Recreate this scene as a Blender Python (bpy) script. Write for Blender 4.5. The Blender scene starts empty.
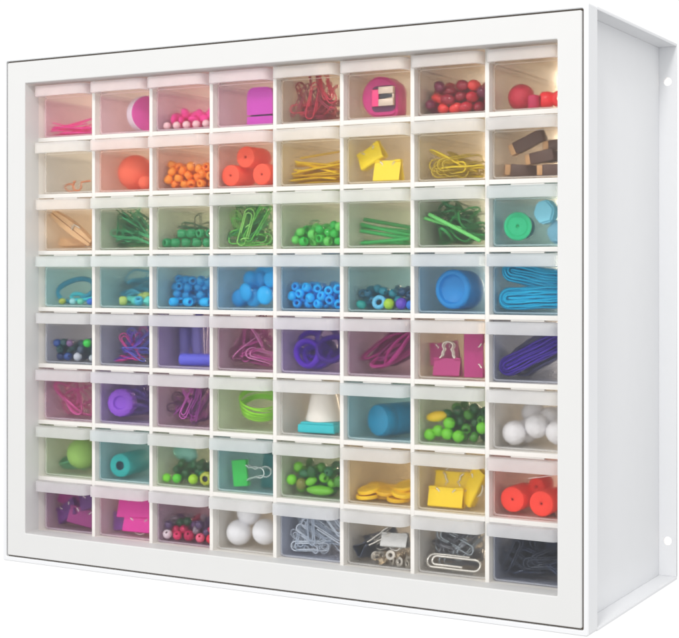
import bpy, bmesh, math, random
from mathutils import Vector, Matrix, Euler

S = bpy.context.scene
COL = S.collection
R = math.radians
PI = math.pi
MM = 0.001

# ------------------------------------------------------------------ camera
CAM = Vector((0.78648, -0.85414, 0.22846))
cam_d = bpy.data.cameras.new('camera')
cam = bpy.data.objects.new('camera', cam_d)
COL.objects.link(cam)
cam.location = CAM
cam.rotation_euler = (R(90), 0, 0.51474)
cam_d.sensor_width = 36.0
cam_d.lens = 76.39
cam_d.shift_y = -0.0740
cam_d.clip_start = 0.02
cam_d.clip_end = 100
S.camera = cam

# ------------------------------------------------------------------ light: an even white studio, two soft boxes and an added warm fill behind
w = bpy.data.worlds.new('World')
S.world = w
w.use_nodes = True
bg = w.node_tree.nodes['Background']
bg.inputs[0].default_value = (1.0, 1.0, 1.0, 1)
bg.inputs[1].default_value = 1.02
# world light dimmed well below the horizon, added to shade the undersides
_n = w.node_tree.nodes.new
tcw, sep, mrw = _n('ShaderNodeTexCoord'), _n('ShaderNodeSeparateXYZ'), _n('ShaderNodeMapRange')
w.node_tree.links.new(tcw.outputs['Generated'], sep.inputs[0])
w.node_tree.links.new(sep.outputs['Z'], mrw.inputs['Value'])
mrw.inputs['From Min'].default_value = -0.75
mrw.inputs['From Max'].default_value = -0.32
mrw.inputs['To Min'].default_value = 0.45
mrw.inputs['To Max'].default_value = 1.05
w.node_tree.links.new(mrw.outputs[0], bg.inputs[1])


def area(name, loc, aim, size, watts, col):
    l = bpy.data.lights.new(name, 'AREA')
    l.shape = 'RECTANGLE'
    l.size, l.size_y = size
    l.energy = watts
    l.color = col
    o = bpy.data.objects.new(name, l)
    COL.objects.link(o)
    o.location = loc
    o.rotation_euler = (Vector(aim) - Vector(loc)).to_track_quat('-Z', 'Y').to_euler()
    return o


area('softbox', (-0.50, -1.15, 0.95), (0.05, 0.0, 0.22), (0.5, 0.5), 2.6, (1.0, 0.99, 0.98))
area('key_softbox', (0.70, -1.25, 1.15), (0.25, 0.03, 0.2), (0.24, 0.24), 9.5, (1.0, 0.985, 0.965))
area('warm_back_fill', (0.14, 0.78, 0.34), (0.25, 0.1, 0.2), (0.46, 0.40), 23.0, (1.0, 0.79, 0.55))  # added unseen lamp that makes the drawers glow warm from behind

S.view_settings.view_transform = 'Standard'
S.view_settings.look = 'None'
S.view_settings.exposure = 0.0
S.view_settings.gamma = 1.0
S.render.engine = 'CYCLES'
cy = S.cycles
cy.max_bounces = 14
cy.diffuse_bounces = 6
cy.transmission_bounces = 10
cy.transparent_max_bounces = 24
cy.glossy_bounces = 4
cy.caustics_reflective = False
cy.caustics_refractive = True
cy.use_denoising = True
cy.sample_clamp_indirect = 6

# ------------------------------------------------------------------ materials


def srgb(r, g, b):
    def f(v):
        v /= 255.0
        return v / 12.92 if v <= 0.04045 else ((v + 0.055) / 1.055) ** 2.4
    return (f(r), f(g), f(b), 1)


_mats = {}


def plastic(name, rgb, rough=0.4, metal=0.0, trans=0.0, noise=0.05, scale=300, sub=0.0, bump=0.0, spec=0.5):
    if name in _mats:
        return _mats[name]
    m = bpy.data.materials.new(name)
    m.use_nodes = True
    nt = m.node_tree
    b = nt.nodes['Principled BSDF']
    c = srgb(*rgb)
    tc = nt.nodes.new('ShaderNodeTexCoord')
    nz = nt.nodes.new('ShaderNodeTexNoise')
    nz.inputs['Scale'].default_value = scale
    nz.inputs['Detail'].default_value = 3
    nt.links.new(tc.outputs['Object'], nz.inputs['Vector'])
    ramp = nt.nodes.new('ShaderNodeMix')
    ramp.data_type = 'RGBA'
    lo = tuple(max(0, v * (1 - noise)) for v in c[:3]) + (1,)
    hi = tuple(min(1, v * (1 + noise)) for v in c[:3]) + (1,)
    ramp.inputs[6].default_value = lo
    ramp.inputs[7].default_value = hi
    nt.links.new(nz.outputs['Fac'], ramp.inputs[0])
    nt.links.new(ramp.outputs[2], b.inputs['Base Color'])
    b.inputs['Roughness'].default_value = rough
    b.inputs['Metallic'].default_value = metal
    b.inputs['Specular IOR Level'].default_value = spec
    if trans:
        b.inputs['Transmission Weight'].default_value = trans
    if sub:
        b.inputs['Subsurface Weight'].default_value = sub
        b.inputs['Subsurface Scale'].default_value = 0.003
    if bump:
        bp = nt.nodes.new('ShaderNodeBump')
        bp.inputs['Strength'].default_value = bump
        bp.inputs['Distance'].default_value = 0.0006
        nt.links.new(nz.outputs['Fac'], bp.inputs['Height'])
        nt.links.new(bp.outputs['Normal'], b.inputs['Normal'])
    _mats[name] = m
    return m


def frosted(name, haze, blur, tint=(0.985, 0.985, 0.99), milk=(0.9, 0.905, 0.93), gloss=0.03):
    """Milky see-through polypropylene: clear share, blurred share, milky share, a soft sheen."""
    m = bpy.data.materials.new(name)
    m.use_nodes = True
    nt = m.node_tree
    nt.nodes.clear()
    N = nt.nodes.new
    L = nt.links.new
    out = N('ShaderNodeOutputMaterial')
    tr = N('ShaderNodeBsdfTransparent')
    tr.inputs[0].default_value = tint + (1,)
    rf = N('ShaderNodeBsdfRefraction')
    rf.inputs['Color'].default_value = tint + (1,)
    rf.inputs['Roughness'].default_value = 0.65
    rf.inputs['IOR'].default_value = 1.08
    m1 = N('ShaderNodeMixShader')
    m1.inputs[0].default_value = blur
    L(tr.outputs[0], m1.inputs[1])
    L(rf.outputs[0], m1.inputs[2])
    df = N('ShaderNodeBsdfDiffuse')
    df.inputs[0].default_value = milk + (1,)
    tl = N('ShaderNodeBsdfTranslucent')
    tl.inputs[0].default_value = milk + (1,)
    m2 = N('ShaderNodeMixShader')
    m2.inputs[0].default_value = 0.5
    L(df.outputs[0], m2.inputs[1])
    L(tl.outputs[0], m2.inputs[2])
    tc = N('ShaderNodeTexCoord')
    nz = N('ShaderNodeTexNoise')
    nz.inputs['Scale'].default_value = 90
    nz.inputs['Detail'].default_value = 4
    L(tc.outputs['Object'], nz.inputs['Vector'])
    mr = N('ShaderNodeMapRange')
    mr.inputs['From Min'].default_value = 0.3
    mr.inputs['From Max'].default_value = 0.7
    mr.inputs['To Min'].default_value = haze * 0.94
    mr.inputs['To Max'].default_value = haze * 1.06
    L(nz.outputs['Fac'], mr.inputs['Value'])
    m3 = N('ShaderNodeMixShader')
    L(mr.outputs[0], m3.inputs[0])
    L(m1.outputs[0], m3.inputs[1])
    L(m2.outputs[0], m3.inputs[2])
    gl = N('ShaderNodeBsdfGlossy')
    gl.inputs['Roughness'].default_value = 0.28
    lw = N('ShaderNodeLayerWeight')
    lw.inputs['Blend'].default_value = 0.5
    pw = N('ShaderNodeMath')
    pw.operation = 'POWER'
    pw.inputs[1].default_value = 4.0
    L(lw.outputs['Facing'], pw.inputs[0])
    sc_ = N('ShaderNodeMath')
    sc_.operation = 'MULTIPLY_ADD'
    sc_.inputs[1].default_value = 0.25
    sc_.inputs[2].default_value = gloss
    L(pw.outputs[0], sc_.inputs[0])
    ge = N('ShaderNodeNewGeometry')
    inv = N('ShaderNodeMath')
    inv.operation = 'SUBTRACT'
    inv.inputs[0].default_value = 1.0
    L(ge.outputs['Backfacing'], inv.inputs[1])
    fr = N('ShaderNodeMath')
    fr.operation = 'MULTIPLY'
    L(sc_.outputs[0], fr.inputs[0])
    L(inv.outputs[0], fr.inputs[1])
    m4 = N('ShaderNodeMixShader')
    L(fr.outputs[0], m4.inputs[0])
    L(m3.outputs[0], m4.inputs[1])
    L(gl.outputs[0], m4.inputs[2])
    L(m4.outputs[0], out.inputs['Surface'])
    return m


M_SHELL = plastic('white_shell', (228, 229, 231), 0.65, noise=0.012, scale=60, bump=0.03, spec=0.25)
M_FRAME = plastic('white_frame', (216, 216, 215), 0.55, noise=0.012, scale=60, bump=0.03, spec=0.3)
M_GRID = plastic('cream_white_grid', (230, 227, 222), 0.5, noise=0.015, scale=60)
BOUNCE_TINTS = {'clear': (0.97, 0.965, 0.955), 'rose': (0.98, 0.84, 0.92), 'peach': (1.0, 0.85, 0.82), 'sand': (1.0, 0.94, 0.86), 'amber': (1.0, 0.94, 0.80),  # light bounced off the contents, put into the plastic's colour
         'leaf': (0.89, 0.96, 0.87), 'aqua': (0.70, 0.91, 0.96), 'blue': (0.62, 0.82, 0.95), 'slate': (0.76, 0.80, 0.91), 'violet': (0.77, 0.70, 0.92), 'plum': (0.84, 0.72, 0.84)}
_sets = {}


def drawer_plastic(t):
    """the four moulded weights of one drawer plastic: front, wall, lip, edge"""
    if t not in _sets:
        c = BOUNCE_TINTS[t]

        def k(p, s=1.0):
            return tuple(s * v ** p for v in c)
        _sets[t] = (frosted('frosted_front_' + t, 0.024, 0.27, k(.16, .995), k(.8, .95)), frosted('frosted_wall_' + t, 0.085, 0.2, k(.32, .992), k(.8, .95)),
                    frosted('frosted_lip_' + t, 0.52, 0.3, k(.12, .99), k(.13 if t in ('rose', 'peach') else .05, .975), gloss=.07), frosted('frosted_rim_' + t, 0.32, 0.0, k(.2, .99), k(.4, .97)))
    return _sets[t]


M_STEEL = plastic('steel_wire', (222, 218, 210), 0.25, metal=0.6)

# ------------------------------------------------------------------ mesh helpers (millimetres in, metres out)


def finish(bm, name, smooth=True, angle=40):
    bmesh.ops.recalc_face_normals(bm, faces=bm.faces)
    for v in bm.verts:
        v.co *= MM
    me = bpy.data.meshes.new(name)
    bm.to_mesh(me)
    bm.free()
    if smooth:
        for p in me.polygons:
            p.use_smooth = True
        me.set_sharp_from_angle(angle=R(angle))
    return me


def add_box(bm, x0, x1, y0, y1, z0, z1, bev=0.0, seg=2, mat=0):
    g = bmesh.ops.create_cube(bm, size=1)
    vs = g['verts']
    for v in vs:
        v.co = Vector(((x0 + x1) / 2 + v.co.x * (x1 - x0), (y0 + y1) / 2 + v.co.y * (y1 - y0), (z0 + z1) / 2 + v.co.z * (z1 - z0)))
    fs = {f for v in vs for f in v.link_faces}
    if mat:
        for f in fs:
            f.material_index = mat
    if bev:
        es = {e for v in vs for e in v.link_edges}
        bmesh.ops.bevel(bm, geom=list(es), offset=bev, segments=seg, profile=0.5, affect='EDGES', clamp_overlap=True)


def box_mesh(name, dx, dy, dz, bev=0.6, seg=2):
    bm = bmesh.new()
    add_box(bm, -dx / 2, dx / 2, -dy / 2, dy / 2, -dz / 2, dz / 2, bev, seg)
    return finish(bm, name)


def add_tube(bm, pts, r, sides=7, closed=False, caps=True, flat=None):
    """flat=(a, b): half-width across the loop's first normal and half-thickness, for bands."""
    pts = [Vector(p) for p in pts]
    n = len(pts)
    tans = []
    for i in range(n):
        if closed:
            t = pts[(i + 1) % n] - pts[(i - 1) % n]
        else:
            t = pts[min(i + 1, n - 1)] - pts[max(i - 1, 0)]
        tans.append(t.normalized())
    up = Vector((0, 0, 1))
    if abs(tans[0].dot(up)) > 0.9:
        up = Vector((0, 1, 0))
    nrm = (up - tans[0] * up.dot(tans[0])).normalized()
    rings = []
    for i in range(n):
        if i:
            q = tans[i - 1].rotation_difference(tans[i])
            nrm = q @ nrm
            nrm = (nrm - tans[i] * nrm.dot(tans[i])).normalized()
        bn = tans[i].cross(nrm)
        a, b = flat if flat else (r, r)
        ring = [bm.verts.new(pts[i] + nrm * (a * math.cos(2 * PI * k / sides)) + bn * (b * math.sin(2 * PI * k / sides))) for k in range(sides)]
        rings.append(ring)
    for i in range(n if closed else n - 1):
        A, B = rings[i], rings[(i + 1) % n]
        for k in range(sides):
            bm.faces.new((A[k], A[(k + 1) % sides], B[(k + 1) % sides], B[k]))
    if not closed and caps:
        bm.faces.new(rings[0])
        bm.faces.new(rings[-1])


def tube_mesh(name, pts, r, sides=7, closed=False, flat=None):
    bm = bmesh.new()
    add_tube(bm, pts, r, sides, closed, flat=flat)
    return finish(bm, name, angle=60)


def add_lathe(bm, prof, seg=28, closed=False, mats=None):
    """profile of (radius, z); closed profiles make rings."""
    rings = []
    for (r, z) in prof:
        if r < 1e-6:
            rings.append([bm.verts.new((0, 0, z))])
        else:
            rings.append([bm.verts.new((r * math.cos(2 * PI * k / seg), r * math.sin(2 * PI * k / seg), z)) for k in range(seg)])
    m = len(prof)
    for i in range(m if closed else m - 1):
        A, B = rings[i], rings[(i + 1) % m]
        for k in range(seg):
            k2 = (k + 1) % seg
            if len(A) == 1 and len(B) == 1:
                continue
            if len(A) == 1:
                f = bm.faces.new((A[0], B[k], B[k2]))
            elif len(B) == 1:
                f = bm.faces.new((A[k], A[k2], B[0]))
            else:
                f = bm.faces.new((A[k], A[k2], B[k2], B[k]))
            if mats:
                f.material_index = mats[i]


def lathe_mesh(name, prof, seg=28, closed=False, mats=None, angle=35):
    bm = bmesh.new()
    add_lathe(bm, prof, seg, closed, mats)
    return finish(bm, name, angle=angle)


def arc(cx, cy, r, a0, a1, n):
    return [(cx + r * math.cos(R(a0 + (a1 - a0) * i / n)), cy + r * math.sin(R(a0 + (a1 - a0) * i / n))) for i in range(n + 1)]


def rrect(x0, x1, z0, z1, r, n=6, rtop=None):
    rt = r if rtop is None else rtop
    return (arc(x1 - r, z0 + r, r, -90, 0, n) + arc(x1 - rt, z1 - rt, rt, 0, 90, n) +
            arc(x0 + rt, z1 - rt, rt, 90, 180, n) + arc(x0 + r, z0 + r, r, 180, 270, n))


def add_prism_xz(bm, out, y0, y1, mat=0):
    a = [bm.verts.new((x, y0, z)) for x, z in out]
    b = [bm.verts.new((x, y1, z)) for x, z in out]
    n = len(out)
    fs = [bm.faces.new(a), bm.faces.new(b)]
    for i in range(n):
        fs.append(bm.faces.new((a[i], a[(i + 1) % n], b[(i + 1) % n], b[i])))
    for f in fs:
        f.material_index = mat


def add_ring_xz(bm, out, inn, y0, y1):
    n = len(out)
    A = [bm.verts.new((x, y0, z)) for x, z in out]
    B = [bm.verts.new((x, y0, z)) for x, z in inn]
    C = [bm.verts.new((x, y1, z)) for x, z in out]
    D = [bm.verts.new((x, y1, z)) for x, z in inn]
    for i in range(n):
        j = (i + 1) % n
        bm.faces.new((A[i], A[j], B[j], B[i]))
        bm.faces.new((C[i], C[j], D[j], D[i]))
        bm.faces.new((A[i], A[j], C[j], C[i]))
        bm.faces.new((B[i], B[j], D[j], D[i]))


def ball_mesh(name, r, sub=3, bumpy=0.0, squash=(1, 1, 1), seed=0):
    rnd = random.Random(seed)
    bm = bmesh.new()
    bmesh.ops.create_icosphere(bm, subdivisions=sub, radius=r)
    for v in bm.verts:
        if bumpy:
            v.co *= 1 + rnd.uniform(-bumpy, bumpy)
        v.co = Vector((v.co.x * squash[0], v.co.y * squash[1], v.co.z * squash[2]))
    return finish(bm, name, angle=180)


# ------------------------------------------------------------------ things and parts


def tag(o, label=None, cat=None, group=None):
    if label:
        o['label'] = label
    if cat:
        o['category'] = cat
    if group:
        o['group'] = group
    return o


def put(name, me, mats, parent=None):
    o = bpy.data.objects.new(name, me)
    COL.objects.link(o)
    if parent is not None:
        o.parent = parent
    if not isinstance(mats, (list, tuple)):
        mats = [mats]
    while len(me.materials) < len(mats):
        me.materials.append(mats[len(me.materials)])
    for i, m in enumerate(mats):
        if me.materials[i] != m:
            o.material_slots[i].link = 'OBJECT'
            o.material_slots[i].material = m
    return o


def empty(name, loc=(0, 0, 0)):
    o = bpy.data.objects.new(name, None)
    o.empty_display_size = 0.01
    COL.objects.link(o)
    o.location = loc
    return o


# ------------------------------------------------------------------ the cabinet
W, H, D = 480.9, 394.0, 191.0
OX0, OX1, OZ0, OZ1 = 22.4, 460.2, 22.9, 372.6        # opening of the front frame
YG = 16.0                                             # plane of the divider fronts
DY1 = 160.0                                           # rear end of the dividers
PITCH = (OX1 - OX0) / 8
GX = [OX0 + PITCH * k for k in range(9)]
ZS = [331.1 - 44.25 * r for r in range(7)] + [22.9]   # shelf top of each row
TH = 3.0

cab = empty('drawer_cabinet')
tag(cab, 'white plastic storage cabinet with a grid of small frosted drawers in a wide front frame', 'cabinet')

# front edge of the shell
bm = bmesh.new()
ro = rrect(0, W, 0, H, 1.6, 5)
ri = rrect(3.3, W - 3.3, 3.3, H - 3.3, 1.4, 5)
ro2 = rrect(0.5, W - 0.5, 0.5, H - 0.5, 1.5, 5)
ri2 = rrect(2.9, W - 2.9, 2.9, H - 2.9, 1.4, 5)
n = len(ro)
loops = [(ro, 16.2), (ro, 0.55), (ro2, 0.0), (ri2, 0.0), (ri, 0.4), (ri, 16.2)]
rings = [[bm.verts.new((x, y, z)) for x, z in l] for l, y in loops]
for a in range(len(rings)):
    A, B = rings[a], rings[(a + 1) % len(rings)]
    for i in range(n):
        bm.faces.new((A[i], A[(i + 1) % n], B[(i + 1) % n], B[i]))
put('shell_rim', finish(bm, 'shell_rim', angle=6), M_SHELL, cab)

# front frame, set in the rim with a narrow shadow gap
bm = bmesh.new()
g = 4.5
fo = rrect(g, W - g, g, H - g, 1.2, 5)
fo2 = rrect(g + .5, W - g - .5, g + .5, H - g - .5, 1.0, 5)
fi2 = rrect(OX0 - .7, OX1 + .7, OZ0 - .7, OZ1 + .7, 1.2, 5)
fi = rrect(OX0, OX1, OZ0, OZ1, 0.9, 5)
loops = [(fo, 15.9), (fo, 0.7), (fo2, 0.15), (fi2, 0.15), (rrect(OX0 - .2, OX1 + .2, OZ0 - .2, OZ1 + .2, 1.0, 5), 0.35), (fi, 0.85), (fi, 15.9)]
rings = [[bm.verts.new((x, y, z)) for x, z in l] for l, y in loops]
n = len(fo)
for a in range(len(rings)):
    A, B = rings[a], rings[(a + 1) % len(rings)]
    for i in range(n):
        bm.faces.new((A[i], A[(i + 1) % n], B[(i + 1) % n], B[i]))
put('front_frame', finish(bm, 'front_frame', angle=6), M_FRAME, cab)


bm = bmesh.new()
add_ring_xz(bm, rrect(3.32, W - 3.32, 3.32, H - 3.32, 1.4, 5), rrect(g - .02, W - g + .02, g - .02, H - g + .02, 1.2, 5), 2.6, 9.0)
put('gap_shade_ring', finish(bm, 'gap_shade_ring', angle=6), plastic('gap_shade', (104, 94, 84), .8), cab)  # dark ring added to draw the shade inside the gap


def cab_box(name, mat, *b, bev=0.4):
    bm = bmesh.new()
    add_box(bm, *b, bev)
    return put(name, finish(bm, name), mat, cab)


INSET = 13.0
for r in range(8):                                  # unseen strips added to meter light through the rear, left open for it
    cab_box('back_light_baffle', M_SHELL, INSET + 2.1, W - INSET - 2.1, D - 12, D - 10, ZS[r] - 3, ZS[r] + 7)
cab_box('top_panel', M_SHELL, 0, W, 16.25, D, H - 2.2, H)
cab_box('bottom_panel', M_SHELL, 0, W, 16.25, D, 0, 2.2)
cab_box('side_panel', M_SHELL, W - INSET - 2, W - INSET, 16.25, D - 2.1, 2.25, H - 2.25)
cab_box('side_panel', M_SHELL, INSET, INSET + 2, 16.25, D - 2.1, 2.25, H - 2.25)


def flange(x0, x1, hx):
    cu = bpy.data.curves.new('rear_flange', 'CURVE')
    cu.dimensions = '2D'
    cu.fill_mode = 'BOTH'
    cu.extrude = 1.0 * MM

    def poly(pts):
        sp = cu.splines.new('POLY')
        sp.points.add(len(pts) - 1)
        for p, (x, y) in zip(sp.points, pts):
            p.co = (x * MM, y * MM, 0, 1)
        sp.use_cyclic_u = True
    poly([(x0, 2.25), (x1, 2.25), (x1, H - 2.25), (x0, H - 2.25)])
    for hz in (28.1, 366.2):
        poly(arc(hx, hz, 3.1, 0, 360 - 360 / 28, 27))
    o = bpy.data.objects.new('tmp', cu)
    COL.objects.link(o)
    dg = bpy.context.evaluated_depsgraph_get()
    me = bpy.data.meshes.new_from_object(o.evaluated_get(dg))
    bpy.data.objects.remove(o)
    me.name = 'rear_flange'
    me.materials.clear()
    f = put('rear_flange', me, M_SHELL, cab)
    f.location = (0, (D - 1.05) * MM, 0)
    f.rotation_euler = (R(90), 0, 0)


flange(W - INSET - 2, W, W - 6.6)
flange(0, INSET + 2, 6.6)

# the grid: upright dividers, and shelves butted between them
for k in range(1, 8):
    bm = bmesh.new()
    add_box(bm, GX[k] - TH / 2, GX[k] + TH / 2, YG, DY1, OZ0 - 2.5, OZ1 + 2.5, 0.35)
    for z in ZS:                                      # slide ribs over the drawer walls
        for sx in (-1, 1):
            xa, xb = sorted((GX[k] + sx * (TH / 2 + 0.01), GX[k] + sx * (TH / 2 + 2.2)))
            add_box(bm, xa, xb, YG + 12, DY1 - 1, z + 32.2, z + 33.8)
    put('divider', finish(bm, 'divider', smooth=False), M_GRID, cab)
cab_box('outer_wall', M_GRID, OX0 - 2, OX0, YG, DY1, OZ0 - 2.5, OZ1 + 2.5, bev=0)
cab_box('outer_wall', M_GRID, OX1, OX1 + 2, YG, DY1, OZ0 - 2.5, OZ1 + 2.5, bev=0)
for r in range(9):
    bm = bmesh.new()
    for k in range(8):
        a = GX[k] + (TH / 2 if k else 0)
        b = GX[k + 1] - (TH / 2 if k < 7 else 0)
        if r == 8:
            z0, z1 = OZ1, OZ1 + 2.4
        elif r == 7:
            z0, z1 = OZ0 - 2.4, OZ0
        else:
            z0, z1 = ZS[r] - 3.1, ZS[r]
        add_box(bm, a, b, YG + 0.1, DY1, z0, z1)
        if 0 < r + 1 < 8:                                # stop tab that closes the middle of the gap over the drawer below
            add_box(bm, a + 15, b - 15, YG + 0.6, YG + 3.5, z0 - 1.0, z0 - 0.01)
    put('shelf', finish(bm, 'shelf', smooth=False), M_GRID, cab)

# ------------------------------------------------------------------ drawers
CW = PITCH - TH                      # clear cell width
DW = CW - 1.0                        # drawer width
FY = 22.0                            # front of the drawer face
FT = 1.2
WALLT = 1.0
DD = 125.0                           # drawer depth


def m_front():
    bm = bmesh.new()
    add_prism_xz(bm, rrect(0, DW, 0, 39.6, 2.6, 6, rtop=0.6), 0, FT)
    nf = len(bm.faces)
    add_ring_xz(bm, rrect(0.15, DW - 0.15, 0.15, 31.2, 2.5, 6), rrect(1.15, DW - 1.15, 1.15, 30.6, 1.9, 6), -0.55, -0.01)
    bm.faces.ensure_lookup_table()
    for f in bm.faces[nf:]:
        f.material_index = 1
    return finish(bm, 'front_panel', angle=30)


def m_lip():
    """bowed pull: a lip whose ends turn back to the face, with a flat top ledge."""
    bm = bmesh.new()
    y_f = 8.0 - FY                    # front of the lip, relative to the face
    rr, rl = 6.0, 3.0
    out = [(0.2, -0.02)] + [(rl + 0.2 + rl * math.cos(R(a)), y_f + rl + rl * math.sin(R(a))) for a in range(180, 271, 15)] + \
          [(DW - 0.2 - rr + rr * math.cos(R(a)), y_f + rr + rr * math.sin(R(a))) for a in range(270, 361, 10)] + [(DW - 0.2, -0.02)]
    z0, z1 = 31.0, 39.2
    t = 1.3
    inn = []
    n = len(out)
    for i, (x, y) in enumerate(out):
        p = Vector(out[max(i - 1, 0)])
        q = Vector(out[min(i + 1, n - 1)])
        d = (q - p).normalized()
        inn.append((x - d.y * t, y + d.x * t))
    inn[0] = (0.2 + t, -0.02)
    inn[-1] = (DW - 0.2 - t, -0.02)
    vo0 = [bm.verts.new((x, y, z0 + .3)) for x, y in out]
    vo1 = [bm.verts.new((x, y, z1 - .3)) for x, y in out]
    vi0 = [bm.verts.new((x, y, z0)) for x, y in inn]
    vi1 = [bm.verts.new((x, y, z1 - 1.2)) for x, y in inn]
    for i in range(n - 1):
        bm.faces.new((vo0[i], vo0[i + 1], vo1[i + 1], vo1[i]))
        bm.faces.new((vi0[i], vi0[i + 1], vi1[i + 1], vi1[i]))
        bm.faces.new((vo0[i], vo0[i + 1], vi0[i + 1], vi0[i]))
    top = [bm.verts.new((x, y, z1)) for x, y in [(x + (.3 if x < DW / 2 else -.3), min(y + .3, -0.02)) for x, y in out]]
    for i in range(n - 1):
        bm.faces.new((vo1[i], vo1[i + 1], top[i + 1], top[i]))
    bm.faces.new(top)
    bm.faces.new(vi1)
    bm.faces.new((vo0[0], vi0[0], vi1[0], top[0], vo1[0]))
    bm.faces.new((vo0[-1], vi0[-1], vi1[-1], top[-1], vo1[-1]))
    bm.faces.new((top[0], top[-1], vi1[-1], vi1[0]))
    return finish(bm, 'pull_lip', angle=30)


def m_box(name, *b):
    bm = bmesh.new()
    add_box(bm, *b)
    return finish(bm, name, smooth=False)


ME_FRONT, ME_LIP = m_front(), m_lip()
WH = 30.0
bm = bmesh.new()
add_box(bm, 0, WALLT, FT + 0.01, DD, 1.3, WH - 1.8)
add_box(bm, -0.3, WALLT + 0.5, FT + 0.01, DD, WH - 1.79, WH, mat=1)
ME_SIDE = finish(bm, 'side_wall', smooth=False)
ME_BOTTOM = m_box('bottom', 0.3, DW - 0.3, FT + 0.01, DD, 0.2, 1.28)
ME_BACK = m_box('back_wall', WALLT + 0.01, DW - WALLT - 0.01, DD - 1, DD - 0.01, 1.3, WH)

IX = DW - 2 * WALLT - 0.4            # clear inside width


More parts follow.
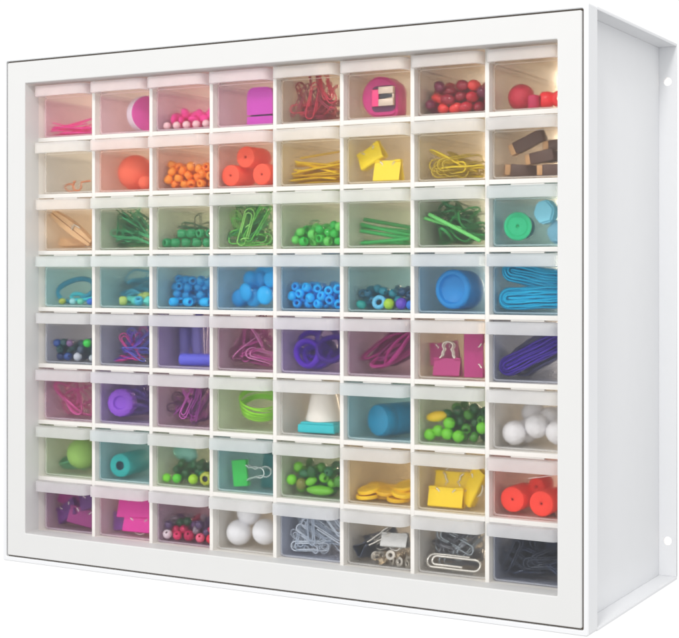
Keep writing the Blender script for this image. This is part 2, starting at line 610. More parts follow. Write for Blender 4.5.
class Cell:
    """One drawer and the coordinates of its inside: x from its inner wall, d behind its face, z over its floor (mm)."""

    def __init__(self, row, col, label, tint):
        self.row, self.col = row, col
        x0 = GX[col - 1] + (TH / 2 if col > 1 else 1.5) + 0.5
        if col == 8:
            x0 = GX[7] + TH / 2 + 0.5
        z0 = ZS[row - 1] + 0.6
        e = empty('drawer', (x0 * MM, FY * MM, z0 * MM))
        tag(e, label, 'drawer', 'frosted drawers of the cabinet')
        MF, MW, ML, MR = drawer_plastic(tint)
        put('front_panel', ME_FRONT, [MF, MR], e)
        put('pull_lip', ME_LIP, ML, e)
        put('side_wall', ME_SIDE, [MW, MR], e)
        put('side_wall', ME_SIDE, [MW, MR], e).location.x = (DW - WALLT) * MM
        put('bottom', ME_BOTTOM, MW, e)
        put('back_wall', ME_BACK, MW, e)
        jr = random.Random(row * 31 + col * 7)
        e.location.y -= jr.uniform(0, 1.1) * MM
        e.rotation_euler.z = R(jr.uniform(-0.25, 0.25))
        self.x0 = x0 + WALLT + 0.2
        self.y0 = FY + FT + 0.3
        self.z0 = z0 + 1.32
        self.tan = (CAM.x * 1000 - (x0 + DW / 2)) / (FY - CAM.y * 1000)
        self.rnd = random.Random(row * 100 + col)

    # --- placing -------------------------------------------------------
    def place(self, name, parts, u, d, h, rot, label, cat, group=None, x=None):
        """parts: [(part name, mesh, material(s))]; u across the drawer as seen from the room, d nearest depth, h underside height."""
        eu = Euler([R(a) for a in rot], 'XYZ') if not isinstance(rot, Matrix) else rot.to_euler()
        m3 = eu.to_matrix()
        lo = Vector((1e9,) * 3)
        hi = Vector((-1e9,) * 3)
        for _, me, _m in parts:
            for v in me.vertices:
                q = m3 @ v.co * 1000
                for i in range(3):
                    lo[i] = min(lo[i], q[i])
                    hi[i] = max(hi[i], q[i])
        mid = (hi.y - lo.y) / 2
        y = max(d, 0.1) - lo.y
        if x is None:
            x = u * IX - min(d + mid, d + 9) * self.tan
        cxm = (lo.x + hi.x) / 2
        px = x - cxm
        px = min(px, IX - hi.x)
        px = max(px, -lo.x)
        pz = h - lo.z
        loc = Vector((self.x0 + px, self.y0 + y, self.z0 + pz)) * MM
        if len(parts) == 1:
            o = put(name, parts[0][1], parts[0][2])
        else:
            o = empty(name)
            for pn, me, mt in parts:
                put(pn, me, mt, o)
        o.location = loc
        o.rotation_euler = eu
        tag(o, label, cat, group)
        return o

    def beads(self, name, meshes, mats, r, n, xr, dr, label, cat, group, axis='any', hmax=27, tries=26, keep=None):
        """Drop round things one after the other; each comes to rest on the floor or on those before it."""
        rnd = self.rnd
        done = keep if keep is not None else []
        for i in range(n):
            best = None
            for _ in range(tries):
                px = rnd.uniform(max(xr[0], r), min(xr[1], IX - r))
                py = rnd.uniform(dr[0] + r, dr[1])
                pz = r
                for (qx, qy, qz, qr) in done:
                    dd = (px - qx) ** 2 + (py - qy) ** 2
                    s = (r + qr) * 0.985
                    if dd < s * s:
                        pz = max(pz, qz + math.sqrt(s * s - dd))
                if best is None or pz < best[2]:
                    best = (px, py, pz)
            if best[2] + r > hmax:
                continue
            done.append(best + (r,))
            k = i % len(meshes)
            o = put(name, meshes[k], mats[i % len(mats)])
            o.location = Vector((self.x0 + best[0], self.y0 + best[1], self.z0 + best[2])) * MM
            if axis == 'any':
                o.rotation_euler = [rnd.uniform(0, 6.3) for _ in range(3)]
            elif axis == 'side':
                o.rotation_euler = (R(90) + rnd.uniform(-.2, .2), 0, R(90) + rnd.uniform(-.5, .5))
            elif axis == 'front':
                o.rotation_euler = (R(90) + rnd.uniform(-.5, .5), 0, rnd.uniform(-.9, .9))
            else:
                o.rotation_euler = (rnd.uniform(-.4, .4), rnd.uniform(-.4, .4), rnd.uniform(0, 6))
            tag(o, label, cat, group)
        return done

    def heap(self, name, meshes, mats, n, ur, dr, h, label, cat, group, tilt=25, roll=25, yaw=None, slope=0.0, face=0.0, spin=(0, 360)):
        """A loose heap of wires or sticks: low ones flat, higher ones tilted."""
        rnd = self.rnd
        for i in range(n):
            t = i / max(1, n - 1)
            d = rnd.uniform(*dr)
            u = rnd.uniform(*ur)
            hh = 0.2 + t * h * rnd.uniform(0.35, 1.0) * (1 - slope + slope * 1.6 * max(0, min(1, (u - ur[0]) / max(.01, ur[1] - ur[0]))))
            k = min(1, 0.25 + t)
            yw = rnd.uniform(*yaw) if yaw else rnd.uniform(0, 360)
            rot = (rnd.uniform(-roll, roll) * k, rnd.uniform(-tilt, tilt) * k, yw)
            if rnd.random() < face:
                rot = Matrix.Rotation(R(rnd.uniform(-25, 45)), 3, 'Z') @ Matrix.Rotation(R(rnd.uniform(62, 100)), 3, 'X') @ Matrix.Rotation(R(rnd.uniform(*spin)), 3, 'Z')
            self.place(name, [(name, meshes[i % len(meshes)], mats[i % len(mats)])], u, d, hh, rot, label, cat, group)


# ------------------------------------------------------------------ small goods


def clip_path(L, wd):
    p = []
    a = 0.30 * wd
    p += [(-a, -0.16 * L), (-a, 0.1 * L)]
    p += arc(0, 0.30 * L, a, 180, 0, 8)
    x1, x2 = a, -0.46 * wd
    c = (x1 + x2) / 2
    r = (x1 - x2) / 2
    p += [(a, 0.0), (a, -0.2 * L)]
    p += arc(c, -0.36 * L, r, 0, -180, 9)
    x3 = 0.46 * wd
    p += [(x2, -0.1 * L), (x2, 0.2 * L)]
    p += arc(0, 0.36 * L, x3, 180, 0, 9)
    p += [(x3, 0.1 * L), (x3, -0.24 * L)]
    return p


_cache = {}


def paperclip(L=28, wd=7.5, r=0.5, bend=0.0):
    k = ('clip', L, wd, r, bend)
    if k not in _cache:
        pts = []
        for i, (x, y) in enumerate(clip_path(L, wd)):
            pts.append((x, y, 0.35 * math.sin(y * 0.2) + (0.5 if i < 14 else -0.1) * (r / 0.5) + bend * (y / L) ** 2))
        _cache[k] = tube_mesh('paper_clip', pts, r, 7)
    return _cache[k]


def pony(r=3.4, h=5.0, hole=1.5):
    k = ('pony', r, h, hole)
    if k not in _cache:
        prof = [(hole, -h / 2 + .5), (hole + .4, -h / 2), (r * .72, -h / 2 + .05), (r * .92, -h / 2 + .9), (r, -h * .12), (r, h * .12), (r * .92, h / 2 - .9), (r * .72, h / 2 - .05), (hole + .4, h / 2), (hole, h / 2 - .5)]
        _cache[k] = lathe_mesh('pony_bead', prof, 22, True, angle=60)
    return _cache[k]


def rbead(r=3.2, hole=0.7, sq=1.0):
    k = ('rbead', r, hole, sq)
    if k not in _cache:
        a0 = math.degrees(math.asin(hole / r))
        prof = [(r * math.sin(R(a)), -r * sq * math.cos(R(a))) for a in [a0 + (180 - 2 * a0) * i / 14 for i in range(15)]]
        _cache[k] = lathe_mesh('round_bead', prof, 22, True, angle=50)
    return _cache[k]


def ball(r, bumpy=0.0, sq=(1, 1, 1), seed=0, sub=3):
    k = ('ball', r, bumpy, sq, seed)
    if k not in _cache:
        _cache[k] = ball_mesh('ball', r, sub, bumpy, sq, seed)
    return _cache[k]


def disc(r, t, bev=0.5, hole=0.0, seg=36):
    k = ('disc', r, t, bev, hole)
    if k not in _cache:
        if hole:
            prof = [(hole, -t / 2 + bev * .6), (hole + bev * .6, -t / 2), (r - bev, -t / 2), (r - bev * .3, -t / 2 + bev * .3), (r, -t / 2 + bev), (r, t / 2 - bev), (r - bev * .3, t / 2 - bev * .3), (r - bev, t / 2), (hole + bev * .6, t / 2), (hole, t / 2 - bev * .6)]
            _cache[k] = lathe_mesh('disc', prof, seg, True)
        else:
            prof = [(0, -t / 2), (r - bev, -t / 2), (r - bev * .3, -t / 2 + bev * .3), (r, -t / 2 + bev), (r, t / 2 - bev), (r - bev * .3, t / 2 - bev * .3), (r - bev, t / 2), (0, t / 2)]
            _cache[k] = lathe_mesh('disc', prof, seg)
    return _cache[k]


def stick(L, a, b, bow=0.0, seed=0):
    k = ('stick', L, a, b, bow, seed)
    if k not in _cache:
        pts = [(-L / 2 + L * i / 8, bow * math.sin(PI * i / 8), 0) for i in range(9)]
        _cache[k] = tube_mesh('stick', pts, 1, 8, flat=(b, a))
    return _cache[k]


def band(R0, sx, sy, wob, a, b, seed=0, twist=0.3):
    """closed limp loop: rubber band (a = half width, b = half thickness)"""
    k = ('band', R0, sx, sy, wob, a, b, seed)
    if k not in _cache:
        rn = random.Random(seed)
        ph = [rn.uniform(0, 6.3) for _ in range(4)]
        pts = []
        N = 40
        for i in range(N):
            t = 2 * PI * i / N
            rr = R0 * (1 + wob * math.sin(2 * t + ph[0]) + wob * .7 * math.sin(3 * t + ph[1]))
            pts.append((rr * sx * math.cos(t), rr * sy * math.sin(t), R0 * wob * 1.2 * math.sin(2 * t + ph[2]) + R0 * wob * .5 * math.sin(3 * t + ph[3])))
        _cache[k] = tube_mesh('band', pts, 1, 8, True, flat=(a, b))
    return _cache[k]


def hank(L, bend, br, strands, r, seed=0, curve=0.0):
    """bundle of parallel wires wound in a long loop lying in the x-y plane"""
    k = ('hank', L, bend, br, strands, r, seed, curve)
    if k not in _cache:
        rn = random.Random(seed)
        bm = bmesh.new()
        for s in range(strands):
            aa = 2 * PI * s / strands + rn.uniform(-.25, .25)
            q = br * (0.98 if s % 3 else 0.6) * rn.uniform(.85, 1)
            ox, oz = q * math.cos(aa), q * math.sin(aa)
            wv = rn.uniform(0, 6)
            pts = []
            rad = bend + ox
            for i in range(9):
                pts.append((-L / 2 + bend + (L - 2 * bend) * i / 9, -rad, oz))
            for i in range(11):
                t = -PI / 2 + PI * i / 10
                pts.append((L / 2 - bend + rad * math.cos(t), rad * math.sin(t), oz))
            for i in range(9):
                pts.append((L / 2 - bend - (L - 2 * bend) * (i + .5) / 9, rad, oz))
            for i in range(11):
                t = PI / 2 + PI * i / 10
                pts.append((-L / 2 + bend + rad * math.cos(t), rad * math.sin(t), oz))
            pts = [(x, y + .25 * math.sin(x * .3 + wv), z * (1 + .12 * math.sin(x * .13 + wv)) + curve * (x / (L / 2)) ** 2 + .2 * math.sin(x * .25 + wv)) for x, y, z in pts]
            add_tube(bm, pts, r, 6, True)
        _cache[k] = finish(bm, 'hank', angle=60)
    return _cache[k]


def coil(R0, turns, r, pitch, seed=0):
    k = ('coil', R0, turns, r, pitch, seed)
    if k not in _cache:
        rn = random.Random(seed)
        bm = bmesh.new()
        for s in range(turns):
            ra = R0 + rn.uniform(-.8, .8)
            tx, ty = rn.uniform(-.07, .07), rn.uniform(-.07, .07)
            pts = [(ra * math.cos(2 * PI * i / 40), ra * .85 * math.sin(2 * PI * i / 40), s * pitch + ra * (tx * math.cos(2 * PI * i / 40) + ty * math.sin(2 * PI * i / 40))) for i in range(40)]
            add_tube(bm, pts, r, 6, True)
        _cache[k] = finish(bm, 'coil', angle=60)
    return _cache[k]


def binder_meshes(wd=19, h=12, s=4.0, swing=(170, 170), hs_=1.0):
    """triangular spring clip: spine below, two sheets meeting at the top, a wire handle on either lip.
    swing: handle angles in degrees, 180 lying back on the sheet, 0 standing up."""
    k = ('binder', wd, h, s, swing, hs_)
    if k in _cache:
        return _cache[k]
    bm = bmesh.new()
    t = 0.45
    outl = [(-s + .8, 0), (s - .8, 0), (s, .7), (s * .96, 1.6), (.75, h), (.3, h), (s * .9 - t, 1.7), (s - t - .5, t + .25), (s - .8 - t, t), (-s + .8 + t, t), (-s + t + .5, t + .25), (-s * .9 + t, 1.7), (-.3, h), (-.75, h), (-s * .96, 1.6), (-s, .7)]
    A = [bm.verts.new((-wd / 2, y, z)) for y, z in outl]
    B = [bm.verts.new((wd / 2, y, z)) for y, z in outl]
    nn = len(outl)
    for i in range(nn):
        bm.faces.new((A[i], A[(i + 1) % nn], B[(i + 1) % nn], B[i]))
    q = [(0, 1, 8, 9), (1, 2, 7, 8), (2, 3, 6, 7), (3, 4, 5, 6), (0, 9, 10, 15), (15, 10, 11, 14), (14, 11, 12, 13)]
    for f in q:
        bm.faces.new([A[i] for i in f])
        bm.faces.new([B[i] for i in f])
    for sg in (-1, 1):
        for x0, x1 in ((-wd / 2, -wd * .28), (wd * .28, wd / 2)):
            add_tube(bm, [(x0, sg * 1.25, h - .3), (x1, sg * 1.25, h - .3)], 0.85, 8)
    body = finish(bm, 'clip_body', angle=40)
    hs = []
    for sg, ang in zip((-1, 1), swing):
        a = R(ang)
        pv = Vector((0, sg * 1.25, h - .3))
        pts2 = [(-wd * .42, 0), (-wd * .3, 0), (-wd * .2, 3.0), (-wd * .2, 6), (-wd * .13, 9)] + [(wd * .2 * math.cos(R(b)), 12.2 + wd * .2 * math.sin(R(b))) for b in range(200, -21, -20)] + [(wd * .13, 9), (wd * .2, 6), (wd * .2, 3.0), (wd * .3, 0), (wd * .42, 0)]
        pts = [pv + Vector((x, sg * math.sin(a) * l * 1.0 + (0.95 * sg if l > 1 and abs(ang) > 90 and ang > 0 else 0), math.cos(a) * l)) for x, l in [(x_, l_ * hs_) for x_, l_ in pts2]]
        hs.append(tube_mesh('wire_handle', pts, 0.65, 7))
    _cache[k] = (body, hs[0], hs[1])
    return _cache[k]


def binder(cell, col, u, d, h, rot, label, group=None, wd=19, hh=12, s=4.0, swing=(-176, 176), handle=None, x=None, hs_=.72):
    b, a1, a2 = binder_meshes(wd, hh, s, swing, hs_)
    return cell.place('binder_clip', [('clip_body', b, col), ('wire_handle', a1, handle or M_STEEL), ('wire_handle', a2, handle or M_STEEL)], u, d, h, rot, label, 'binder clip', group, x=x)



# ------------------------------------------------------------------ what lies in the drawers
P = plastic
ROWN = ['top', 'second', 'third', 'fourth', 'fifth', 'sixth', 'seventh', 'bottom']


def C(r, c, what, tint='clear'):
    return Cell(r, c, what, tint)


FRONT = (90, 0, 0)      # local z towards the room
# ---- row 1
k = C(1, 1, 'frosted drawer with thin hot pink sticks fanned on its floor', 'rose')
pk = P('hot_pink', (255, 80, 170), 0.35)
k.heap('plastic_stick', [stick(34, .75, .5, b, i) for i, b in enumerate((0, 1.5, -1))], [pk], 20, (.35, .75), (.4, 13), 8, 'thin hot pink plastic stick lying in a loose fan', 'stick', 'hot pink sticks', tilt=17, roll=10, yaw=(-22, 22))

k = C(1, 2, 'frosted drawer holding a round pink pot with a white side', 'rose')
cupw, cupp = P('pot_white', (238, 226, 232), 0.4), P('orchid_pink', (236, 92, 180), 0.4)
pot = lathe_mesh('pot_side', [(0, -8.5), (13.5, -8.5), (14.1, -8), (14.2, -.6), (13.6, -.05)], 48)
pin = lathe_mesh('pot_lid', [(13.55, 0), (13.2, .35), (9, .8), (0, 1.0)], 48)
k.place('round_pot', [('pot_side', pot, cupw), ('pot_lid', pin, cupp)], .80, .4, .1, (90, 0, 62), 'round pink lidded pot with a white side standing on edge', 'pot', x=30)

k = C(1, 3, 'frosted drawer with a front row of pale pearls and hot pink beads', 'rose')
pearl = P('pearl_pink', (255, 214, 214), 0.25, sub=.3)
dn = []
for i in range(5):
    k.place('pearl_bead', [('pearl_bead', ball(3.0), pearl)], .13 + .185 * i, .6 + .3 * (i % 2), 0, (0, 0, 0), 'pale pink pearl bead in the row along the drawer front', 'bead', 'pale pink pearls')
    dn.append((4.2 + 9.0 * i, 3.6, 3.0, 3.0))
ft = P('neon_pink', (255, 60, 160), 0.6, noise=.1)
k.beads('seed_bead', [ball(3.1, .04, (1.4, 1, .7), i) for i in range(3)], [ft], 3.0, 70, (2, 40), (7, 42), 'hot pink oval bead heaped behind the pale pearls', 'bead', 'hot pink oval beads', hmax=19, keep=dn)

k = C(1, 4, 'frosted drawer holding one small magenta bottle', 'rose')
mg = P('orchid', (208, 62, 190), 0.35)
bm = bmesh.new()
add_prism_xz(bm, rrect(-11, 11, 7.2, 27, .8, 6, rtop=6.0), -7, 7)
capm = finish(bm, 'cover', angle=35)
bm = bmesh.new()
add_prism_xz(bm, rrect(-11, 11, 0, 5.9, 1.2, 5, rtop=.5), -7, 7)
add_box(bm, -8.6, 8.6, -5.6, 5.6, 5.85, 7.25, 0, mat=1)
btm = finish(bm, 'base', angle=35)
k.place('bottle', [('cover', capm, mg), ('base', btm, [mg, P('dark_violet', (70, 25, 80), .5)])], .80, 2.5, 0, (0, 0, 0), 'small magenta bottle with rounded shoulders and a dark seam near its base', 'bottle')

k = C(1, 5, 'frosted drawer with a heap of crimson paper clips', 'sand')
k.heap('paper_clip', [paperclip(), paperclip(26, 7, .5, 2), paperclip(30, 8, .55, -3)], [P('crimson_wire', (205, 40, 75), .3), P('dark_crimson_wire', (150, 35, 70), .3)], 30, (.25, .85), (.4, 22), 15, 'crimson paper clip in a loose heap', 'paper clip', 'crimson paper clips', tilt=30, roll=80, slope=.4, face=.5)

k = C(1, 6, 'frosted drawer holding a magenta pencil sharpener', 'sand')
shp = P('sharpener_magenta', (205, 28, 130), .35)
bm = bmesh.new()
pr = arc(0, 0, 14.3, 90, 270, 24) + [(8, -14.3)] + arc(10.5, -10.3, 4, -90, 0, 5)[1:] + [(14.5, 4)] + [(12.5, 8.5), (6, 13.2)]
add_prism_xz(bm, pr, 0, 13)
bmesh.ops.recalc_face_normals(bm, faces=bm.faces)
bmesh.ops.bevel(bm, geom=[e for e in bm.edges if abs(e.verts[0].co.y) < .01 and abs(e.verts[1].co.y) < .01], offset=1.6, segments=3, affect='EDGES')
shb = finish(bm, 'sharpener_body', angle=35)
bm = bmesh.new()
add_prism_xz(bm, rrect(-5.5, 13.6, -10.5, 7.5, 4), -.25, -.02)
well = finish(bm, 'sharpener_well', angle=35)
bm = bmesh.new()
add_box(bm, 1.5, 13.4, -3.2, -.26, -6.8, -1.9, .3)
add_box(bm, 1.5, 13.4, -3.2, -.26, 1.6, 6.5, .3)
add_box(bm, 6, 13.4, -2.1, -.26, -1.85, 1.55, .2)
shm = finish(bm, 'metal_block', angle=30)
bm = bmesh.new()
add_prism_xz(bm, [(1.6, -.1), (4.2, -1.75), (12, -1.0), (12, 1.0), (4.2, 1.6)], -2.9, -2.15)
blade = finish(bm, 'blade', angle=30)
bm = bmesh.new()
add_box(bm, -4.2, 1.3, -2.6, -.26, -6.8, 5, .5)
tab = finish(bm, 'pink_tab')
k.place('pencil_sharpener', [('sharpener_body', shb, shp), ('sharpener_well', well, P('well_plum', (96, 30, 86), .5)), ('metal_block', shm, P('satin_metal', (222, 205, 190), .4, metal=.6)), ('blade', blade, P('blade_dark', (60, 62, 72), .3, metal=.6)), ('guide_tab', tab, P('tab_pink', (255, 60, 140), .4))], .52, .8, .2, (0, 0, -4), 'round magenta pencil sharpener with a silver metal block and dark blade', 'pencil sharpener')

k = C(1, 7, 'frosted drawer heaped with glossy dark red oval beads', 'sand')
k.beads('oval_bead', [ball(3.9, 0, (1.45, .95, .95)), ball(3.8, 0, (1.3, 1, 1))], [P('wine_red', (150, 14, 48), .2), P('cherry', (192, 20, 50), .2), P('wine_red', (150, 14, 48), .2), P('coral_red', (236, 60, 60), .25), P('plum_red', (112, 18, 62), .2)], 4.0, 60, (3, 44), (0.4, 34), 'glossy dark red oval bead in the heap', 'bead', 'dark red oval beads', axis='lay', hmax=23.5)

k = C(1, 8, 'frosted drawer with a dark red ball, a crimson bead and bright red barrel beads', 'sand')
k.place('ball', [('ball', ball(9.0, .006), P('ball_red', (200, 24, 62), .55))], .37, 5.5, 0, (0, 0, 0), 'large matt dark red ball', 'ball')
k.place('barrel_bead', [('barrel_bead', lathe_mesh('barrel', [(0, 0), (3.6, 0), (4, .6), (4, 8), (3.4, 8.7), (0, 8.7)], 26), P('crimson', (196, 22, 84), .35))], .55, .6, 0, (0, 0, 0), 'small upright crimson barrel bead in front of the dark red ball', 'bead')
for i, (u, d) in enumerate(((.74, 1.5), (.95, .8))):
    k.place('spool_bead', [('spool_bead', pony(5.6, 9, 2.2), P('bright_red', (240, 30, 44), .3))], u, d, 0, (90, 0, -60 if i == 0 else 25), ['bright red barrel bead turned side on', 'bright red barrel bead showing its dark hole'][i], 'bead')

# ---- row 2
k = C(2, 1, 'frosted drawer almost empty but for a copper wire clip', 'clear')
cop = P('copper', (214, 122, 70), .3, metal=.15)
k.place('wire_clip', [('wire_clip', tube_mesh('wire_clip', [(-4.5, 0, 8)] + [(-1 + 3.6 * math.cos(R(a)), 0, 4.4 + 3.8 * math.sin(R(a))) for a in range(110, 251, 14)] + [(1, 0, .8), (2, 1, 3), (2, 1.5, 7.5), (10, 2, 8.4)], .75, 8), cop)], .70, .5, 0, (0, 0, 8), 'small bent copper wire clip', 'clip')
k.place('wire_clip', [('wire_clip', band(4, 1, .7, .1, .8, .7, 5), cop)], .45, 9, 0, (80, 10, 20), 'looped copper wire clip lying deeper in the drawer', 'clip')

k = C(2, 2, 'frosted drawer with a big and a small coral ball', 'peach')
cor = P('coral', (255, 112, 82), .8, noise=.12, scale=900, bump=.2)
k.place('pompom', [('pompom', ball(13.8, .012, sub=4), cor)], .80, 3, .1, (0, 0, 0), 'big soft coral ball', 'ball', x=19)
k.place('pompom', [('pompom', ball(5.2, .02), cor)], .84, .4, 0, (0, 0, 0), 'small soft coral ball in front of the big one', 'ball')

k = C(2, 3, 'frosted drawer filled with orange pony beads', 'peach')
k.beads('pony_bead', [pony(3.5, 5.2, 1.4)], [P('orange', (255, 158, 40), .3), P('amber_orange', (255, 140, 24), .3)], 3.3, 84, (2, 46), (.3, 36), 'orange pony bead in the heap', 'bead', 'orange pony beads', axis='any', hmax=25)


def roll(cell, r, L, u, d, h, mat, cmat, label, group=None, rot=(90, 0, 0), hole=.7, name='foam_roll', cat='roll', x=None):
    body = lathe_mesh('roll', [(0, -L), (r - 1, -L), (r, -L + 1), (r, -1), (r - .4, -.25), (r - 1, 0), (hole + .6, 0), (hole, -.4), (hole, -3), (0, -3)], 40, mats=[0, 0, 0, 0, 0, 0, 1, 1, 1])
    return cell.place(name, [(name, body, [mat, cmat])], u, d, h, rot, label, cat, group, x=x)


k = C(2, 4, 'frosted drawer with three coral foam rolls stacked end on', 'peach')
fc, fd = P('foam_coral', (255, 96, 66), .7, noise=.04), P('foam_coral_core', (226, 84, 60), .8)
for u, h, d, nm in ((.30, 0, 1, 'coral foam roll lying on the drawer floor beside the drawer edge'), (.86, 0, .6, 'coral foam roll lying half hidden by the divider'), (.57, 13.0, 1, 'coral foam roll resting on top of two others')):
    roll(k, 7.9, 24, u, d, h, fc, fd, nm)

k = C(2, 5, 'frosted drawer with a heap of flat yellow craft sticks', 'amber')
yl = P('yellow', (240, 205, 24), .45)
k.heap('craft_stick', [stick(40, 1.7, .7, 0, i) for i in range(2)] + [stick(34, 1.7, .7, 1, 4)], [yl, P('deep_yellow', (226, 188, 20), .45)], 30, (.5, .75), (.5, 18), 17, 'flat yellow craft stick in the heap', 'stick', 'yellow craft sticks', tilt=14, roll=20, yaw=(-20, 25), slope=.3)

k = C(2, 6, 'frosted drawer with two bright yellow binder clips, one tipped over the other', 'amber')
yb = P('bright_yellow', (255, 226, 10), .35)
binder(k, yb, .66, 1, 0, (0, 0, -4), 'bright yellow binder clip lying level on the drawer floor', wd=21, hh=14.5, swing=(-176, 100))
binder(k, yb, .30, 3, 8, (0, -28, -6), 'bright yellow binder clip tipped up on its corner', wd=20, hh=12.5, swing=(-176, 120))

k = C(2, 7, 'frosted drawer with flat yellow wire paper clips', 'amber')
k.heap('paper_clip', [paperclip(34, 9, .6), paperclip(32, 9, .6, 2)], [P('yellow_wire', (232, 206, 30), .3), P('olive_yellow_wire', (190, 165, 30), .3)], 18, (.42, .72), (.4, 16), 6.5, 'yellow paper clip lying in the low heap', 'paper clip', 'yellow paper clips', tilt=14, roll=30, yaw=(60, 120), face=.4, spin=(76, 104))

k = C(2, 8, 'frosted drawer with dark brown wooden blocks', 'sand')
br, tanm = P('dark_brown', (92, 66, 58), .5, noise=.12), P('tan_end', (206, 160, 112), .55)


def block(L, a, b):
    bm = bmesh.new()
    add_box(bm, -L / 2 + 4.2, L / 2, -b / 2, b / 2, -a / 2, a / 2, .5)
    add_box(bm, -L / 2, -L / 2 + 4.18, -b / 2 + .25, b / 2 - .25, -a / 2 + .25, a / 2 - .25, .3, mat=1)
    return finish(bm, 'block', angle=30)


for i, (u, h, d, L, a, rot, lb) in enumerate((
        (.80, 0, 1.0, 18, 7.5, (0, 0, 10), 'dark brown wooden block with a tan end lying low beside the frame'),
        (.30, 0, 7.0, 22, 8, (0, 4, 28), 'dark brown wooden block at the bottom of the pile behind the rest'),
        (.66, 7.6, 3.0, 22, 7.6, (4, -8, -12), 'dark brown wooden block lying across the middle of the pile'),
        (.92, 9, 9.0, 20, 7.5, (0, -3, 14), 'dark brown wooden block deep in the pile near the frame'),
        (.46, 14.0, 2.0, 26, 8, (6, -22, -8), 'dark brown wooden block tilted on top of the pile'),
        (.95, 17.0, 5.0, 18, 6.5, (0, -3, 10), 'dark brown wooden block at the top of the pile by the frame'))):
    k.place('wooden_block', [('wooden_block', block(L, a, 7), [br, tanm])], u, d, h, rot, lb, 'block')

# ---- row 3
k = C(3, 1, 'frosted drawer with tan wooden clothes pegs', 'sand')
wd_ = P('peg_wood', (226, 184, 138), .6, noise=.1, scale=120)


def peg_meshes():
    bm = bmesh.new()
    add_prism_xz(bm, [(-22, .3), (22, .3), (22, 2.6), (6, 4.4), (-8, 4.4), (-22, 2.2)], -3.2, 3.2)
    a = finish(bm, 'peg_prong', angle=30)
    bm = bmesh.new()
    add_prism_xz(bm, [(-22, -.3), (22, -.3), (22, -2.6), (6, -4.4), (-8, -4.4), (-22, -2.2)], -3.2, 3.2)
    b = finish(bm, 'peg_prong', angle=30)
    pts = [(8, -4, 5.2), (2, -4.2, 4.6)] + [(2.2 * math.cos(t * .8), -4.2 + t * .62, 2.2 * math.sin(t * .8)) for t in range(14)] + [(2, 4.2, -4.6), (8, 4, -5.2)]
    c = tube_mesh('peg_spring', pts, .55, 7)
    return a, b, c


pa, pb, pc = peg_meshes()
k.place('clothes_peg', [('peg_prong', pa, wd_), ('peg_prong', pb, wd_), ('peg_spring', pc, M_STEEL)], .50, 2.0, 1.5, (0, 34, 4), 'tan wooden clothes peg with a wire spring leaning down across the drawer', 'clothes peg')
k.place('clothes_peg', [('peg_prong', pa, wd_), ('peg_prong', pb, wd_), ('peg_spring', pc, M_STEEL)], .52, 12, .1, (84, 0, 14), 'tan wooden clothes peg lying on the floor behind the leaning one', 'clothes peg')

k = C(3, 2, 'frosted drawer with a tall heap of slim sea green paper clips', 'leaf')
sg = P('sea_green_wire', (30, 150, 96), .35)
k.heap('paper_clip', [paperclip(30, 6.5, .46), paperclip(32, 6, .46, 3)], [sg, P('mint_wire', (70, 190, 130), .35), P('forest_wire', (20, 110, 72), .4)], 36, (.32, .8), (.4, 22), 20, 'slim sea green paper clip in the tall heap', 'paper clip', 'sea green paper clips', tilt=32, roll=80, yaw=(-40, 60), slope=.4, face=.5)

k = C(3, 3, 'frosted drawer with two rows of dark green pony beads and wires behind', 'leaf')
dgm = P('bottle_green', (24, 150, 92), .3)
for i in range(5):
    k.place('pony_bead', [('pony_bead', pony(3.5, 7, 1.5), dgm)], .1 + .2 * i, .4, 0, (90, 0, -48 if i else -15), 'dark green pony bead in the bottom row', 'bead', 'bottom row of dark green pony beads')
for i in range(4):
    k.place('pony_bead', [('pony_bead', pony(3.5, 7, 1.5), dgm)], .42 + .18 * i, .6, 6.7, (90, 0, -60 + 25 * i), 'dark green pony bead in the upper row', 'bead', 'upper row of dark green pony beads')
k.heap('paper_clip', [paperclip(28, 7, .45)], [P('forest_wire', (20, 110, 72), .4), P('grey_green_wire', (90, 120, 100), .4)], 14, (.45, .75), (9, 24), 16, 'dark green wire clip behind the rows of pony beads', 'paper clip', 'dark green wire clips', tilt=40, roll=40)

k = C(3, 4, 'frosted drawer with a heap of large leaf green paper clips', 'leaf')
k.heap('paper_clip', [paperclip(34, 9.5, .52), paperclip(30, 8, .5, 3), paperclip(34, 9.5, .52, -4)], [P('leaf_wire', (96, 196, 76), .3), P('bright_leaf_wire', (150, 216, 110), .3), P('green_wire', (30, 130, 66), .35)], 30, (.3, .85), (.4, 22), 16, 'large leaf green paper clip in the heap', 'paper clip', 'leaf green paper clips', tilt=28, roll=80, slope=.5, face=.5)

k = C(3, 5, 'frosted drawer with glassy bright green pony beads', 'leaf')
k.beads('pony_bead', [pony(3.5, 5, 1.6), rbead(3.2, .8)], [P('glass_green', (50, 225, 84), .15, trans=.35), P('emerald', (24, 180, 66), .15), P('glass_lime', (120, 240, 110), .15, trans=.35)], 3.3, 56, (6, 46), (.3, 30), 'glassy bright green bead in the heap', 'bead', 'bright green glassy beads', hmax=19)
k.heap('paper_clip', [paperclip(26, 8, .4)], [P('pale_green_wire', (150, 190, 150), .3)], 5, (.5, .7), (14, 24), 19, 'pale green wire clip on top of the glassy beads', 'paper clip', 'pale green wire clips', tilt=30, roll=50)

k = C(3, 6, 'frosted drawer with a few long grass green straws', 'leaf')
gs = P('grass_green', (40, 170, 84), .4)
for i, (h, y, t) in enumerate(((.2, 12, 2), (.3, 4, -4), (3.0, 8, 9), (5.5, 10, 12), (8.0, 14, 6), (10.5, 17, 10))):
    k.place('straw', [('straw', stick(40, 1.4, 1.4, 1.5 * (i % 3 - 1), 20 + i % 3), gs)], .56, y, h, (0, t, 3 * i - 8), 'long grass green straw lying among others', 'straw', 'grass green straws')

